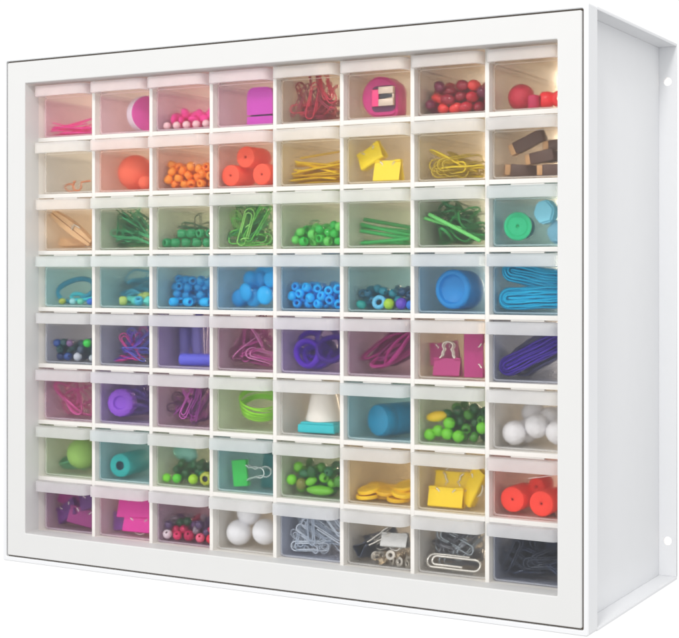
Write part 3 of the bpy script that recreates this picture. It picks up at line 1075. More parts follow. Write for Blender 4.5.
k = C(3, 7, 'frosted drawer with dark green rubber bands and a pale green straw across them', 'leaf')
gb, gb2 = P('rubber_green', (52, 164, 84), .5), P('rubber_dark_green', (36, 116, 66), .5)
k.heap('rubber_band', [band(11, 1, .55, .22, 1.0, .55, i) for i in range(5)], [gb, gb2], 44, (.35, .8), (4, 34), 21, 'dark green rubber band in the tangle', 'rubber band', 'dark green rubber bands', tilt=45, roll=75)
lg = P('pale_green', (112, 214, 112), .35)
k.place('straw', [('straw', stick(42, 1.35, 1.35, 0, 30), lg)], .51, .4, 1.2, (0, 26, 0), 'pale green straw slanting down in front of the rubber bands', 'straw')
k.place('straw', [('straw', stick(30, 1.2, 1.2, 0, 31), lg)], .30, 2.6, 9, (0, 16, 12), 'short pale green straw behind the slanting one', 'straw')

k = C(3, 8, 'frosted drawer with a green thread spool and a pale blue block', 'aqua')
sp1 = lathe_mesh('spool_flange', [(0, -3), (1.0, -3), (1.1, -.3), (1.4, 0), (6.2, 0), (6.6, -.4), (7.0, -.4), (7.4, 0), (8.5, 0), (9.2, -.3), (9.4, -1), (9.2, -1.6), (0, -1.6)], 44)
sp2 = lathe_mesh('thread', [(0, -1.65)] + [(7.4 + .35 * (i % 2), -1.65 - i * .8) for i in range(22)] + [(0, -19.3)], 36, angle=180)
k.place('thread_spool', [('spool_flange', sp1, P('jade', (26, 196, 128), .4)), ('thread', sp2, P('thread_teal', (56, 128, 146), .7))], .36, 1.0, 2.4, (90, 0, 10), 'thread spool with a jade green end and teal thread', 'spool')
bm = bmesh.new()
pr = [(8.6 * math.cos(R(a + 12)), 8.6 * math.sin(R(a + 12))) for a in range(0, 360, 60)]
add_prism_xz(bm, pr, -4.5, 4.5)
bmesh.ops.recalc_face_normals(bm, faces=bm.faces)
bmesh.ops.bevel(bm, geom=list(bm.edges), offset=1.2, segments=2, affect='EDGES')
gem = finish(bm, 'gem_block', angle=20)
k.place('gem_block', [('gem_block', gem, P('pale_blue', (150, 218, 236), .35))], .74, 2.4, 13, (0, 0, -12), 'pale blue six-sided block resting above the spool', 'block')
k.place('gem_block', [('gem_block', gem, P('misty_blue', (136, 186, 206), .4))], .93, 7, .1, (0, 15, 10), 'misty blue six-sided block on the floor behind the spool', 'block')

# ---- row 4
k = C(4, 1, 'frosted drawer with teal hair ties and a few small glass beads', 'aqua')
tl_, bl_ = P('teal', (0, 140, 170), .5), P('turquoise', (36, 190, 200), .4)
k.place('hair_tie', [('hair_tie', band(15, 1, .8, .07, 2.2, 1.8, 3), tl_)], .5, 6, .2, (52, 0, 6), 'teal hair tie leaning up in an arch', 'hair tie')
k.place('hair_tie', [('hair_tie', band(11, 1, .45, .1, 1.7, 1.5, 4), bl_)], .76, 3, 2.2, (15, 3, 4), 'turquoise hair tie lying low in front of the arched one', 'hair tie')
for i, (u, c_, l_) in enumerate(((.30, P('bead_olive', (190, 190, 70), .2), 'olive yellow'), (.52, P('bead_ice', (170, 220, 220), .2), 'ice blue'), (.68, P('bead_mint', (120, 216, 180), .2), 'mint'), (.88, P('bead_blue', (40, 110, 220), .2), 'royal blue'))):
    k.place('round_bead', [('round_bead', ball(2.9, 0, (1, 1, .9)), c_)], u, .4, 0, (0, 0, 0), l_ + ' glass bead at the front under the turquoise hair tie', 'bead')

k = C(4, 2, 'frosted drawer with a few pale aqua and yellow beads low in its corner', 'aqua')
k.beads('pony_bead', [pony(3.6, 6, 1.5)], [P('aqua', (110, 224, 206), .3), P('lemon', (206, 216, 110), .3), P('sky_aqua', (70, 190, 220), .3)], 3.5, 15, (10, 46), (2, 18), 'pale aqua or yellow pony bead in the low corner heap', 'bead', 'pale aqua and yellow beads', hmax=11)
k.heap('rubber_band', [band(11, 1, .6, .15, 1.1, .6, 21)], [P('teal_haze_fill', (60, 170, 200), .5)], 16, (.35, .75), (13, 40), 18, 'added grey blue band filling the haze deep behind the pale beads', 'rubber band', 'grey blue haze bands', tilt=30, roll=60)  # bands added to tint the blurred depth of the drawer blue

k = C(4, 3, 'frosted drawer with a low row of azure pony beads', 'aqua')
az = P('azure', (0, 186, 252), .25)
for i, u in enumerate((.26, .53, .86)):
    k.place('pony_bead', [('pony_bead', pony(3.4, 8.4 - 2 * (i == 0), 1.4), az)], u, .5, 0, (90, 0, (-30, 62, 80)[i]), 'azure pony bead in the front row', 'bead', 'front row of azure pony beads')
k.beads('pony_bead', [pony(3.4, 6, 1.4)], [P('steel_blue', (16, 156, 220), .3)], 3.4, 110, (0, 46), (8, 50), 'steel blue pony bead heaped behind the azure row', 'bead', 'steel blue pony beads', hmax=24)

k = C(4, 4, 'frosted drawer heaped with large blue oval beads', 'blue')
ob = [P('ocean', (0, 174, 238), .3), P('ocean_light', (16, 190, 250), .3), P('ocean_dark', (0, 148, 214), .3)]
ov = ball(6.2, 0, (1.0, .55, 1.15))
for i, (u, d, h, rot) in enumerate(((.46, 2, 4, (8, 6, -15)), (.80, 1, 2, (-8, -20, 10)), (.34, 6, .1, (10, 40, 5)), (.92, .8, 14.5, (20, 70, 12)), (.62, 9, .1, (0, 30, 30)), (.72, 7, 13, (10, 20, -20)), (.56, 12, 13, (0, -30, 10)), (.88, 12, 17, (5, 60, 20)), (.9, 13, 5, (0, 10, 0)), (.45, 16, .2, (0, 50, 0)), (.74, 18, 16, (0, 15, 0)), (.66, 19, 4, (0, -20, 0)))):
    k.place('oval_bead', [('oval_bead', ov, ob[i % 3])], u, d, h, rot, 'large blue oval bead in the heap', 'bead', 'large blue oval beads')

k = C(4, 5, 'frosted drawer half full of bright blue pony beads', 'blue')
k.beads('pony_bead', [pony(3.5, 5.2, 1.4)], [P('bright_blue', (0, 186, 252), .25), P('blue_bead', (0, 168, 242), .25)], 3.35, 96, (1, 46.5), (.3, 40), 'bright blue pony bead in the heap', 'bead', 'bright blue pony beads', axis='front', hmax=19)

k = C(4, 6, 'frosted drawer with a colourful mix of teal, lime and purple beads', 'aqua')
dn = []
for (u, r_, d, c_, l_, rg) in ((.17, 3.2, .6, P('teal_bead', (0, 150, 140), .25), 'teal oval bead at the end of the front row', 0), (.46, 5.2, .8, P('ice_ring', (110, 190, 226), .3), 'pale blue ring bead in the front row', 1), (.62, 3.9, .6, P('lime_bead', (186, 214, 40), .25), 'lime bead in the front row beside the pale blue ring', 0), (.82, 4.2, .5, P('violet_bead', (110, 60, 190), .25), 'violet bead in the front row', 0), (.97, 3.4, .5, P('blue_gloss', (40, 120, 220), .25), 'blue bead at the divider end of the front row', 0)):
    me = lathe_mesh('ring_bead', [(3.6 + 1.6 * math.cos(R(a)), 1.8 * math.sin(R(a))) for a in range(0, 360, 30)], 30, True, angle=180) if rg else ball(r_, 0, (1.25, 1, .95) if u < .2 else (1, 1, 1))
    o = k.place('glass_bead', [('glass_bead', me, c_)], u, d, 0, (70, 0, 10) if rg else (0, 20, 0), l_, 'bead')
    dn.append(((o.location.x * 1000 - k.x0), (o.location.y * 1000 - k.y0), (o.location.z * 1000 - k.z0), r_))
k.beads('glass_bead', [rbead(3.3, .8), pony(3.3, 4.6, 1.2)], [P('dark_teal', (0, 92, 120), .25), P('petrol', (20, 70, 110), .25), P('sea_teal', (0, 130, 150), .25)], 3.2, 52, (2, 46), (5, 30), 'dark teal bead heaped behind the coloured front row', 'bead', 'dark teal beads', hmax=23, keep=dn)

k = C(4, 7, 'frosted drawer holding one big blue bottle cap', 'blue')
bc = P('cap_blue', (6, 142, 210), .35)
cap = lathe_mesh('cap', [(0, -3.2), (8.6, -3.2), (9.2, -2.8), (10.0, 0), (11.6, 0), (12.8, -.7), (13.4, -2)] + [(13.4 - .25 * (i % 2), -2.6 - i * .9) for i in range(22)] + [(12.6, -23), (0, -23)], 48, angle=50)
k.place('screw_cap', [('screw_cap', cap, bc)], .56, .8, .3, (88, 0, -4), 'big blue bottle cap lying on its side with its round end to the front', 'cap')

k = C(4, 8, 'frosted drawer with a hank of shiny cyan wire', 'blue')
cw = P('cyan_wire', (0, 190, 228), .18, metal=.2)
k.place('wire_hank', [('wire_hank', hank(50, 3.4, 3.7, 17, .85, 1), cw)], .80, .6, 1.0, (78, -3, 6), 'hank of shiny cyan wire lying on the drawer floor', 'wire')
k.place('wire_hank', [('wire_hank', hank(40, 3.2, 3.4, 15, .85, 2, 3), cw)], .95, 2.0, 13.0, (70, 10, 14), 'hank of shiny cyan wire resting on top of another hank', 'wire')

# ---- row 5
k = C(5, 1, 'frosted drawer with a dim mix of dark glass beads, one bright green', 'slate')
dn = []
for u, h, r_, c_, l_ in ((.82, 11, 3.4, P('neon_green', (50, 220, 70), .3), 'bright green glass bead among dark ones'), (.62, .1, 3.4, P('chalk', (214, 216, 220), .3), 'chalk white glass bead at the drawer floor'), (.46, 11, 3.0, P('mauve_bead', (128, 90, 134), .3), 'mauve glass bead among dark ones'), (.92, .1, 2.8, P('silver_bead', (190, 196, 196), .3), 'silver grey glass bead at the drawer floor')):
    o = k.place('glass_bead', [('glass_bead', ball(r_), c_)], u, .5, h, (0, 0, 0), l_, 'bead')
    dn.append(((o.location.x * 1000 - k.x0), (o.location.y * 1000 - k.y0), (o.location.z * 1000 - k.z0), r_))
k.beads('glass_bead', [rbead(3.3, .8)], [P('ink_blue', (40, 62, 110), .25), P('slate', (70, 86, 104), .25), P('denim', (54, 90, 160), .25), P('dark_pine', (34, 82, 82), .25)], 3.2, 44, (1, 46), (.4, 24), 'dark blue or slate glass bead in the heap', 'bead', 'dark glass beads', hmax=22, keep=dn)

k = C(5, 2, 'frosted drawer with a few hot pink and violet paper clips', 'slate')
k.heap('paper_clip', [paperclip(26, 7, .46), paperclip(24, 8, .46, 3)], [P('magenta_wire', (230, 40, 150), .3), P('violet_wire', (110, 60, 190), .3), P('blue_violet_wire', (90, 96, 200), .3)], 15, (.5, .9), (.4, 12), 13, 'hot pink or violet paper clip in the small heap', 'paper clip', 'hot pink and violet paper clips', tilt=40, roll=80, slope=.4, face=.5)
k.heap('rubber_band', [band(12, 1, .6, .15, 1.2, .7, 31)], [P('periwinkle_haze_fill', (126, 120, 190), .5)], 22, (.3, .8), (14, 44), 20, 'added periwinkle band filling the haze behind the pink paper clips', 'rubber band', 'periwinkle haze bands', tilt=35, roll=60)  # invented fill: gives the space behind the clips its periwinkle haze

k = C(5, 3, 'frosted drawer with one periwinkle chalk stub lying in front of dim ones', 'violet')
ch = lathe_mesh('chalk', [(1.6, -13.5), (3.9, -13.5), (4.5, -12.8), (4.5, 12.6), (4.2, 13.2), (3.6, 13.5), (2.0, 13.5), (1.6, 13.1)], 30, True)
k.place('chalk_stub', [('chalk_stub', ch, P('periwinkle', (98, 104, 222), .4))], .70, .5, 0, (0, 90, 10), 'periwinkle chalk stub lying along the drawer front', 'chalk')
k.heap('chalk_stub', [ch], [P('lavender_grey', (116, 112, 178), .5)], 12, (.3, .8), (11, 40), 16, 'dim lavender chalk stub behind the periwinkle one', 'chalk', 'dim lavender chalk stubs', tilt=12, roll=10, yaw=(60, 110))

k = C(5, 4, 'frosted drawer with a mauve and maroon tangle of paper clips', 'plum')
k.heap('paper_clip', [paperclip(30, 8, .48, 3), paperclip(28, 8, .46), paperclip(32, 9, .48, -4)], [P('mauve_wire', (176, 60, 140), .3), P('maroon_wire', (112, 34, 84), .35), P('pale_mauve_wire', (214, 130, 184), .3)], 32, (.38, .85), (.4, 22), 20, 'mauve or maroon paper clip in the tangle', 'paper clip', 'mauve and maroon paper clips', tilt=38, roll=80, slope=.4, face=.5)

k = C(5, 5, 'frosted drawer with big chunky violet plastic rings', 'violet')
vi, vi2 = P('violet', (96, 36, 196), .3), P('deep_violet', (66, 20, 140), .35)
for i, (u, d, h, rot) in enumerate(((.42, 1.2, 1, (70, 20, -10)), (.82, 1.0, 5, (75, -30, 24)), (.58, 7, .1, (50, 0, 12)), (.78, 8, 8, (80, 60, 35)), (.5, 13, 6, (70, 30, 0)), (.7, 16, 1, (60, 10, -15)))):
    k.place('plastic_ring', [('plastic_ring', band(10.2, 1, .85, .05, 3.8, 2.0, 40 + i % 3), vi if i % 2 == 0 else vi2)], u, d, h, rot, 'chunky violet plastic ring in the jumble', 'ring', 'violet plastic rings')

k = C(5, 6, 'frosted drawer with flat magenta rubber bands', 'plum')
mb = P('magenta_rubber', (178, 34, 128), .5)
for i in range(24):
    rn = k.rnd
    k.place('rubber_band', [('rubber_band', band(15.5, 1, .22, .08, 1.5, .7, 50 + i % 5), [mb, P('plum_rubber', (130, 26, 100), .5)][i % 2])], rn.uniform(.42, .85), rn.uniform(.5, 28), rn.uniform(.1, 9) + (i % 4), (rn.uniform(60, 100), -rn.uniform(18, 58), rn.uniform(-15, 20)), 'flat magenta rubber band in the slanting sheaf', 'rubber band', 'flat magenta rubber bands')

k = C(5, 7, 'frosted drawer with three dark magenta binder clips', 'sand')
bmg = P('binder_magenta', (176, 30, 122), .4)
binder(k, bmg, .82, .8, .1, (0, 90, -4), 'dark magenta binder clip standing on end beside the divider', wd=29, hh=13, swing=(-176, 176))
binder(k, bmg, .41, 1.0, 0, (0, 0, 4), 'dark magenta binder clip with its wire handles standing up', wd=19, hh=12, swing=(-6, 16))
binder(k, bmg, .24, 9, 6, (0, -6, 8), 'dark magenta binder clip behind the one with raised handles', wd=20, hh=15, swing=(-176, 176))

k = C(5, 8, 'frosted drawer with a slanting bundle of shiny purple wire', 'slate')
pw_ = P('purple_wire', (74, 32, 170), .2, metal=.35)
k.place('wire_hank', [('wire_hank', hank(52, 2.8, 3.4, 17, .8, 3), pw_)], .86, .8, 1.5, (76, -27, 8), 'bundle of shiny purple wire slanting up towards the frame', 'wire')
k.place('wire_hank', [('wire_hank', hank(42, 7, 4.5, 10, .9, 4), P('dusk_wire', (96, 94, 140), .4, metal=.2))], .45, 14, .3, (70, -30, 0), 'dusky blue wire bundle standing behind the purple one', 'wire')

# ---- row 6
k = C(6, 1, 'frosted drawer with limp dusky pink rubber bands', 'plum')
pb1 = P('dusky_pink', (206, 84, 150), .55)
for i, (u, d, h, rot) in enumerate(((.48, 1, 2, (74, 38, 0)), (.62, 3, .5, (66, 24, 10)), (.40, 7, 8, (70, 60, -10)), (.75, 6, 6, (80, -40, 12)), (.6, 10, .3, (30, 10, 0)), (.5, 14, 10, (60, 20, 0)))):
    k.place('rubber_band', [('rubber_band', band(14, 1, .5, .16, 1.6, .7, 60 + i), pb1)], u, d, h, rot, 'limp dusky pink rubber band', 'rubber band', 'dusky pink rubber bands')

k = C(6, 2, 'frosted drawer with one round purple knobbed cap', 'violet')
pc_ = P('lilac_purple', (154, 84, 214), .45)
bm = bmesh.new()
prof = [(0, -1.0), (4.6, -1.0), (5.4, .8), (6.4, 1.0), (9.4, .2), (10.4, -.6), (10.8, -2), (10.8, -8), (0, -8)]
add_lathe(bm, prof, 48)
for v in bm.verts:
    a = math.atan2(v.co.y, v.co.x)
    q = math.hypot(v.co.x, v.co.y)
    if q > 6:
        f = 1 + .035 * math.cos(a * 16)
        v.co.x *= f
        v.co.y *= f
cap2 = finish(bm, 'ridged_cap', angle=30)
k.place('ridged_cap', [('ridged_cap', cap2, pc_)], .38, .8, 2.0, (86, 0, 14), 'round purple cap with a ridged edge standing on its rim', 'cap')
k.heap('rubber_band', [band(12, 1, .6, .15, 1.2, .7, 31)], [P('violet_haze_fill', (110, 90, 170), .5)], 18, (.3, .85), (11, 40), 20, 'added dim violet band filling the haze behind the purple cap', 'rubber band', 'dim violet haze bands', tilt=30, roll=60)  # made-up bands that colour the haze behind the cap

k = C(6, 3, 'frosted drawer with dark purple paper clips piled to one side', 'plum')
k.heap('paper_clip', [paperclip(28, 8, .52, 3), paperclip(26, 8, .5)], [P('aubergine_wire', (150, 50, 150), .3), P('pink_purple_wire', (190, 84, 176), .3), P('dark_aubergine_wire', (70, 22, 80), .3)], 22, (.42, .88), (.4, 18), 16, 'dark purple paper clip in the heap', 'paper clip', 'dark purple paper clips', tilt=40, roll=80, slope=.3, face=.6)

k = C(6, 4, 'frosted drawer with a coil of lime green wire', 'leaf')
lw_ = P('lime_wire', (146, 222, 24), .25, metal=.2)
k.place('wire_coil', [('wire_coil', coil(15, 8, .7, 1.55, 1), lw_)], .66, .8, 5, (34, 10, 14), 'coil of bright lime wire leaning in the drawer', 'wire')

k = C(6, 5, 'frosted drawer with a white tapered knob on a turquoise base', 'clear')
kn = lathe_mesh('knob', [(0, 0), (12.2, 0), (13, .5), (13, 1.4), (9.6, 17.5), (8.9, 19.2), (7.4, 20), (0, 20)], 48, angle=30)
kb = bmesh.new()
add_box(kb, -14.5, 14.5, -13.6, 13.6, -7.6, -1.6, 1.0, 3)
add_box(kb, -12.8, 12.8, -12, 12, -1.62, -.02, .4)
kbm = finish(kb, 'base')
k.place('stamp', [('knob', kn, P('ivory', (244, 238, 228), .4)), ('base', kbm, P('turquoise_base', (18, 196, 206), .35))], .62, .6, .2, (0, 0, 4), 'hand stamp with a tapered white knob on a turquoise base', 'stamp')
k.place('stick', [('stick', stick(26, .9, .9, 0, 70), P('cream_stick', (240, 226, 190), .5))], .12, 28, 12, (0, 6, 10), 'thin cream stick lying beside the white stamp', 'stick')

k = C(6, 6, 'frosted drawer with one thick blue cylinder on its side', 'aqua')
bt = lathe_mesh('tub', [(0, 0), (8, 0), (10.4, -.9), (11.3, -3), (11.3, -10), (11.0, -10.5), (11.3, -11), (11.3, -34), (0, -34)], 44)
k.place('plastic_tub', [('plastic_tub', bt, P('tub_blue', (0, 134, 172), .3))], .62, .8, .3, (90, 0, -20), 'thick blue plastic tub lying on its side with a rounded end', 'tub')

k = C(6, 7, 'frosted drawer with round apple green beads and a yellow oval on top', 'leaf')
ag = P('apple_green', (110, 200, 34), .3)
dn = []
for u, h, d in ((.11, 0, .5), (.26, 2.6, 3), (.40, 1.2, .6), (.57, 0, .5), (.43, 8.4, 1.5), (.93, 6.6, .6)):
    o = k.place('round_bead', [('round_bead', rbead(4.1, .7), ag)], u, d, h, (20, 60, 0), 'round apple green bead in the front group', 'bead', 'apple green beads')
    dn.append(((o.location.x * 1000 - k.x0), (o.location.y * 1000 - k.y0), (o.location.z * 1000 - k.z0), 4.1))
k.place('oval_bead', [('oval_bead', ball(6, 0, (1.35, .8, .62)), P('sun_yellow', (246, 200, 20), .35))], .24, 2.2, 12.5, (0, -10, 0), 'sunny yellow oval bead lying on the green beads', 'bead')
k.beads('glass_bead', [rbead(3.6, .8), pony(3.6, 5, 1.4)], [P('bottle_glass', (30, 110, 50), .12, trans=.3), P('moss', (70, 140, 40), .2), P('deep_leaf', (20, 84, 44), .2)], 3.5, 46, (14, 46), (5, 28), 'dark green glass bead heaped behind the apple green ones', 'bead', 'dark green glass beads', hmax=27, keep=dn)

k = C(6, 8, 'frosted drawer full of fluffy white pompoms', 'clear')
wp = P('fluffy_white', (240, 238, 240), .9, bump=.5, scale=1500, noise=.03)
for u, d, h in ((.27, 1, 0), (.60, 3, 5.2), (.93, .8, 2), (.45, 13, .2), (.8, 13, 9), (.55, 16, 12), (.98, 18, 10)):
    k.place('pompom', [('pompom', ball(8.0, .05, sub=4), wp)], u, d, h, (0, 0, 0), 'fluffy white pompom in the full drawer', 'pompom', 'white pompoms')

# ---- row 7
k = C(7, 1, 'frosted drawer with one dim lime green ball', 'leaf')
k.place('yarn_ball', [('yarn_ball', ball(11.8, .012, sub=4), P('yarn_lime', (152, 194, 96), .8, bump=.5, scale=700, noise=.2))], .66, 1.5, 3, (0, 0, 0), 'lime green ball of yarn with a speckled face', 'ball')
k.heap('rubber_band', [band(12, 1, .6, .15, 1.2, .7, 31)], [P('moss_band', (80, 150, 110), .5)], 4, (.4, .6), (4, 16), 3, 'dim moss green rubber band under the lime ball', 'rubber band', 'moss green rubber bands', tilt=10, roll=20)

k = C(7, 2, 'frosted drawer with a teal foam tube showing its round hole', 'aqua')
roll(k, 9.0, 34, .42, 1.0, .8, P('foam_teal', (0, 168, 160), .6), P('foam_teal_hole', (0, 62, 80), .7), 'teal foam tube lying end on with a dark hole', rot=(90, 0, 8), hole=3.0, name='foam_tube', cat='tube')

k = C(7, 3, 'frosted drawer with lime beads, one big dark eyed bead and a pale aqua gem', 'leaf')
dn = []
for u, r_, c_, l_ in ((.11, 3.4, P('lime_green', (120, 216, 30), .25), 'lime green bead nearest the drawer edge'), (.32, 3.6, P('green_gloss', (84, 204, 40), .25), 'glossy green bead in the front row'), (.63, 3.9, P('yellow_lime', (164, 214, 20), .25), 'yellow lime bead in the front row')):
    o = k.place('round_bead', [('round_bead', ball(r_), c_)], u, .5, 0, (0, 0, 0), l_ + ' below the aqua gem', 'bead')
    dn.append(((o.location.x * 1000 - k.x0), (o.location.y * 1000 - k.y0), (o.location.z * 1000 - k.z0), r_))
k.place('eye_bead', [('eye_bead', lathe_mesh('eye_bead', [(0, -4), (3.4, -3.6), (5.2, -1.2), (5.3, .6), (4.4, 2.4), (2.5, 3.2), (2.1, 2.6), (1.9, .5), (0, .4)], 30, mats=[0, 0, 0, 0, 0, 0, 1, 1]), [P('olive_gold', (176, 182, 44), .3), P('ink', (24, 34, 60), .3)])], .88, .6, 0, (88, 0, 10), 'big olive yellow bead with a dark round eye', 'bead')
k.beads('glass_bead', [rbead(3.4, .8), pony(3.4, 4.6, 1.2)], [P('bottle_glass', (30, 110, 50), .12, trans=.3), P('glass_pine', (40, 130, 84), .15, trans=.3), P('deep_leaf', (20, 84, 44), .2)], 3.3, 34, (8, 46), (6, 24), 'dark green glass bead heaped behind the lime beads', 'bead', 'dark green glass beads behind lime ones', hmax=18, keep=dn)
k.place('glass_gem', [('glass_gem', ball(9.5, 0, (1.2, .5, .8)), P('aqua_glass', (150, 222, 210), .2, trans=.4))], .34, 12, 13.5, (10, 10, 0), 'pale aqua oval gem resting on the beads behind', 'gem')

k = C(7, 4, 'frosted drawer with one green binder clip, its silver handles pointing sideways', 'aqua')
gbm = P('binder_green', (46, 196, 70), .4)
binder(k, gbm, .56, .8, 1.0, (0, 84, -6), 'green binder clip standing on end with silver handles spread sideways', wd=19, hh=11, s=4.5, swing=(10, 6), hs_=1.25)
k.place('block', [('block', box_mesh('block', 13, 11, 11, 1.5), P('deep_teal', (28, 120, 116), .4))], .95, 16, 13.0, (10, 12, 20), 'dim teal block lying high behind the green binder clip', 'block')
k.place('block', [('block', box_mesh('block', 16, 11, 12.8, 1.5), P('deep_teal', (28, 120, 116), .4))], .95, 16, 0, (0, 0, 10), 'dim teal block on the floor behind the green binder clip', 'block')

k = C(7, 5, 'frosted drawer with a mound of mixed green beads', 'leaf')
dn = []
for u, h, r_, sq, c_, l_ in ((.12, 6, 3.9, (1, 1, 1), P('lime_green', (120, 216, 30), .25), 'bright lime bead at the edge of the mixed green mound'), (.62, 0.1, 6.5, (1.7, .8, .55), P('leaf_gloss', (110, 190, 40), .3), 'big flat leaf green bead at the foot of the mound'), (.30, 3, 4.0, (1, 1, 1.1), P('olive_glass', (120, 120, 50), .2), 'olive glass bead in the mound beside the bright lime one'), (.95, 7, 4.2, (1, 1, 1), P('moss', (70, 140, 40), .2), 'mossy bead beside the divider in the mixed green mound')):
    o = k.place('round_bead', [('round_bead', ball(r_, 0, sq), c_)], u, .5, h, (0, 0, 0), l_, 'bead')
    dn.append(((o.location.x * 1000 - k.x0), (o.location.y * 1000 - k.y0), (o.location.z * 1000 - k.z0), r_ * .9))
k.beads('glass_bead', [rbead(3.7, .8), ball(3.8, 0, (1.25, 1, .8)), pony(3.6, 5, 1.3)], [P('bottle_glass', (30, 110, 50), .12, trans=.3), P('moss', (70, 140, 40), .2), P('leaf_gloss', (110, 190, 40), .3), P('glass_pine', (40, 130, 84), .15, trans=.3)], 3.6, 46, (3, 46), (.4, 28), 'green bead in the mixed mound', 'bead', 'mixed green beads', hmax=24, keep=dn)

k = C(7, 6, 'frosted drawer with flat yellow counters', 'amber')
CNT = lathe_mesh('counter', [(0, -1), (6.6, -1), (7.0, -1.3), (8.0, -1.3), (8.5, -.8), (8.5, .8), (8.0, 1.3), (7.0, 1.3), (6.6, .7), (0, .7)], 40)
yc = [P('counter_yellow', (250, 208, 16), .35), P('counter_deep_yellow', (232, 184, 10), .35)]
for i, (u, d, h, rot) in enumerate(((.26, .6, .1, (4, -3, 0)), (.78, .4, .1, (6, 2, 0)), (.30, 2.5, 3.0, (14, -8, 0)), (.60, 4, 3.2, (16, 4, 0)), (.86, 2, 3.0, (14, 8, 0)), (.58, 10, .1, (0, 0, 0)), (.45, 14, 3.2, (10, 10, 0)), (.8, 14, 3.6, (-10, 6, 0)), (.9, 8, 6.4, (18, -8, 0)))):
    k.place('counter', [('counter', CNT, yc[i % 2])], u, d, h, rot, 'flat round yellow counter in the scatter', 'counter', 'yellow counters')

k = C(7, 7, 'frosted drawer with three lemon yellow binder clips', 'amber')
ly = P('binder_lemon', (250, 216, 0), .35)
binder(k, ly, .39, 1.0, 0, (0, 0, 2), 'lemon yellow binder clip lying level at the drawer front', wd=25, hh=13, swing=(-176, 176))
binder(k, ly, .52, 9.5, 9, (0, 0, 0), 'lemon yellow binder clip raised behind the front one', wd=27, hh=14, swing=(178, 20))
binder(k, ly, .80, 2.2, 1, (0, -62, -10), 'lemon yellow binder clip leaning steeply against the divider', wd=26, hh=11, swing=(-176, 176))

k = C(7, 8, 'frosted drawer with red orange foam rolls seen end on', 'peach')
ro_, rd_ = P('foam_red', (255, 60, 40), .7, noise=.04), P('foam_red_core', (224, 52, 40), .8)
for u, h, d, L, nm in ((.31, 1.0, 2.0, 22, 'red orange foam roll end on beside the drawer edge'), (.73, 0, .8, 22, 'red orange foam roll end on at the middle of the drawer front'), (.66, 10.5, 17, 18, 'red orange foam roll lying over the two front ones'), (1.08, 12, 17, 18, 'red orange foam roll high up next to the frame')):
    roll(k, 8.4 if h < 5 else 6, L, u, d, h, ro_, rd_, nm)
k.place('thread', [('thread', tube_mesh('thread', [(-14, 0, 0), (-5, 1, 1.5), (4, 0, 3.5), (14, 1, 4)], .35, 6), P('white_thread', (250, 235, 230), .6))], .82, 6, 23, (0, 0, 0), 'loose white thread lying across the red orange rolls', 'thread')

# ---- row 8
k = C(8, 1, 'frosted drawer with dim plum binder clips', 'plum')
pl = P('binder_plum', (150, 34, 120), .4)
binder(k, pl, .74, .8, .1, (0, 12, 14), 'dim plum binder clip low beside the divider', wd=24, hh=13, swing=(-176, 176))
binder(k, P('binder_purple', (98, 42, 120), .4), .36, 3, 1, (0, -30, -8), 'dim purple binder clip tipped towards the drawer edge', wd=22, hh=13, swing=(-176, 176))
binder(k, pl, .55, 10, 12, (6, 14, 0), 'dim plum binder clip on top of the others', wd=26, hh=13, swing=(-176, 176))
binder(k, P('binder_purple', (98, 42, 120), .4), .9, 6, 13, (0, -20, 0), 'dim purple binder clip up by the divider', wd=20, hh=12, swing=(-176, 176))

k = C(8, 2, 'frosted drawer with large bright magenta binder clips', 'rose')
mm_ = P('binder_hot_magenta', (222, 26, 158), .4)
binder(k, mm_, .74, 1.5, 0, (0, 0, 4), 'large bright magenta binder clip at the drawer floor', wd=27, hh=11, swing=(-176, 176))
binder(k, mm_, .66, 3.5, 11.6, (-6, -3, 2), 'large bright magenta binder clip lying on top of another', wd=31, hh=15.5, swing=(-176, 176))
binder(k, P('binder_violet', (120, 60, 150), .4), .22, 10, .1, (0, -8, 6), 'violet binder clip behind the bright magenta ones', wd=20, hh=14, swing=(-176, 176))

k = C(8, 3, 'frosted drawer with pink, red and white glass beads', 'plum')
dn = []
for u, r_, c_, l_ in ((.12, 3.7, P('milk_white', (244, 236, 236), .25), 'milk white bead at the end of the pink and red front row'), (.33, 3.5, P('rose', (236, 50, 110), .2), 'rose pink bead in the front row'), (.55, 4.2, P('raspberry', (196, 20, 84), .2), 'raspberry bead at the middle of the front row'), (.76, 3.6, P('pink_glass', (255, 110, 140), .15), 'light pink bead in the front row'), (.96, 3.7, P('red_glass', (238, 34, 70), .15), 'clear red bead next to the divider')):
    o = k.place('glass_bead', [('glass_bead', rbead(r_, .9), c_)], u, .5, 0, (60, 0, 20), l_, 'bead')
    dn.append(((o.location.x * 1000 - k.x0), (o.location.y * 1000 - k.y0), (o.location.z * 1000 - k.z0), r_))
k.beads('glass_bead', [rbead(3.4, .8), pony(3.4, 4.8, 1.3)], [P('smoke_plum', (96, 60, 110), .2), P('rose', (236, 50, 110), .2), P('dusk_purple', (80, 60, 100), .2), P('raspberry', (196, 20, 84), .2), P('deep_leaf', (20, 84, 44), .2), P('clear_grey', (190, 180, 190), .1, trans=.5)], 3.3, 48, (4, 46), (.4, 26), 'plum, red or clear glass bead heaped behind the front row', 'bead', 'plum and red glass beads', hmax=22, keep=dn)

k = C(8, 4, 'frosted drawer with three large smooth white balls', 'clear')
wb = P('smooth_white', (240, 240, 244), .6, bump=.3, scale=500)
for u, d, h, l_ in ((.30, .8, 0, 'large smooth white ball on the drawer floor beside the edge'), (.80, .6, 2.5, 'large smooth white ball beside the divider'), (.52, 6, 14.6, 'large smooth white ball resting on two others')):
    k.place('ball', [('ball', ball(9.4, .010, sub=4), wb)], u, d, h, (0, 0, 0), l_, 'ball')

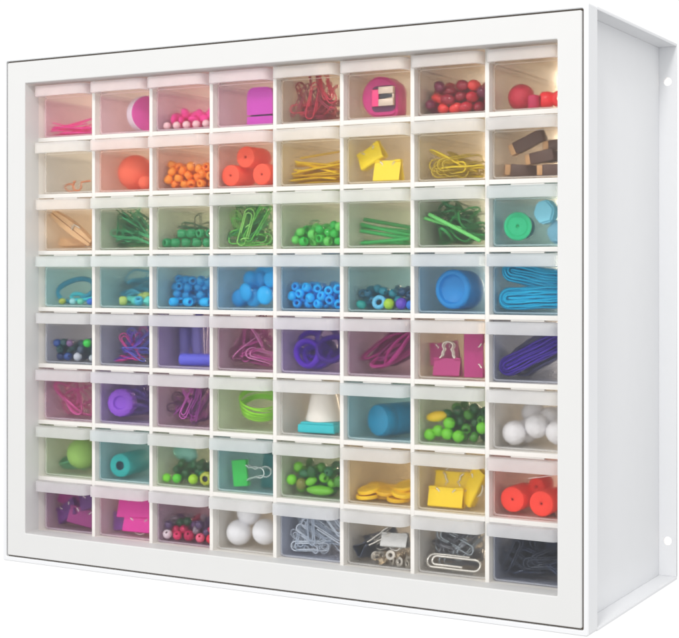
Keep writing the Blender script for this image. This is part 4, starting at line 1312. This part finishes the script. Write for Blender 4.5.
k = C(8, 5, 'frosted drawer full of silvery white paper clips', 'slate')
k.heap('paper_clip', [paperclip(30, 7.5, .5), paperclip(28, 7.5, .48, 3), paperclip(30, 7.5, .5, -4)], [P('white_wire', (222, 228, 232), .3), P('pale_silver_wire', (226, 232, 238), .25), P('grey_wire', (186, 196, 206), .3)], 36, (.28, .85), (.4, 18), 21, 'silvery white paper clip in the full heap', 'paper clip', 'silvery white paper clips', tilt=50, roll=88, face=.75)

k = C(8, 6, 'frosted drawer with steel and black binder clips', 'clear')
bk = P('binder_navy', (44, 56, 78), .35)
stl = P('steel_sheet', (206, 206, 204), .35, metal=.4)
binder(k, bk, .34, .8, .6, Matrix.Rotation(R(48), 3, 'Y') @ Matrix.Rotation(R(78), 3, 'Z'), 'black binder clip end on with a long steel handle raised', wd=15, hh=10, s=5.0, swing=(12, -4), hs_=1.3)
binder(k, stl, .72, 2.5, 8.5, (-4, -2, 0), 'steel binder clip lying level above the loose eyelets', wd=20, hh=9.5)
eye_ = lathe_mesh('eyelet', [(1.2, -1.6), (1.9, -1.6), (2.0, 1.2), (3.3, 1.4), (3.3, 1.8), (1.6, 1.9), (1.2, 1.5)], 22, True)
k.beads('eyelet', [eye_], [P('nickel', (196, 190, 180), .25, metal=.8), P('brass_pale', (220, 200, 170), .3, metal=.6)], 2.4, 22, (18, 46), (.4, 18), 'small metal eyelet on the drawer floor', 'eyelet', 'small metal eyelets', hmax=10)
binder(k, bk, .45, 15, 1, (0, -20, 20), 'black binder clip lying at the rear of the steel one', wd=24, hh=14, swing=(160, 120))

k = C(8, 7, 'frosted drawer with large steel paper clips', 'clear')
k.heap('paper_clip', [paperclip(36, 9.5, .7), paperclip(32, 9, .65, 4), paperclip(36, 9.5, .7, -4)], [P('dark_steel_wire', (130, 132, 140), .3, metal=.4), P('silver_wire', (176, 186, 194), .25, metal=.5), P('gunmetal_wire', (96, 100, 110), .3, metal=.4)], 18, (.45, .8), (3.5, 20), 18, 'large dull steel paper clip in the heap behind', 'paper clip', 'large dull steel paper clips', tilt=30, roll=75, slope=.2, face=.7, spin=(60, 150))
k.place('paper_clip', [('paper_clip', paperclip(43, 10, .9), P('bright_steel_wire', (226, 222, 214), .22, metal=.7))], .50, .5, 1.2, (62, 0, 90), 'very large bright steel paper clip across the drawer front', 'paper clip')
for o in [o for o in COL.objects if o.name.startswith('paper_clip') and o.get('label', '').startswith('very large')]:
    o.rotation_euler = (Matrix.Rotation(R(60), 3, 'X') @ Matrix.Rotation(R(90), 3, 'Z')).to_euler()
    o.location = Vector((k.x0 + 22.5, k.y0 + 4.2, k.z0 + 6.0)) * MM

k = C(8, 8, 'frosted drawer packed with black paper clips', 'slate')
bw = [P('black_wire', (28, 36, 52), .22), P('navy_wire', (40, 52, 76), .22)]
k.heap('paper_clip', [paperclip(30, 8, .7), paperclip(28, 8, .7, 3), paperclip(30, 8, .7, -3)], bw, 62, (.3, .95), (.4, 20), 20, 'black paper clip in the dense heap', 'paper clip', 'black paper clips', tilt=30, roll=80, slope=.45, face=.35, spin=(50, 140))
o = k.place('paper_clip', [('paper_clip', paperclip(28, 7, .7), bw[0])], .24, 1.0, 3, Matrix.Rotation(R(24), 3, 'Y') @ Matrix.Rotation(R(84), 3, 'X'), 'black paper clip standing up against the drawer front', 'paper clip')
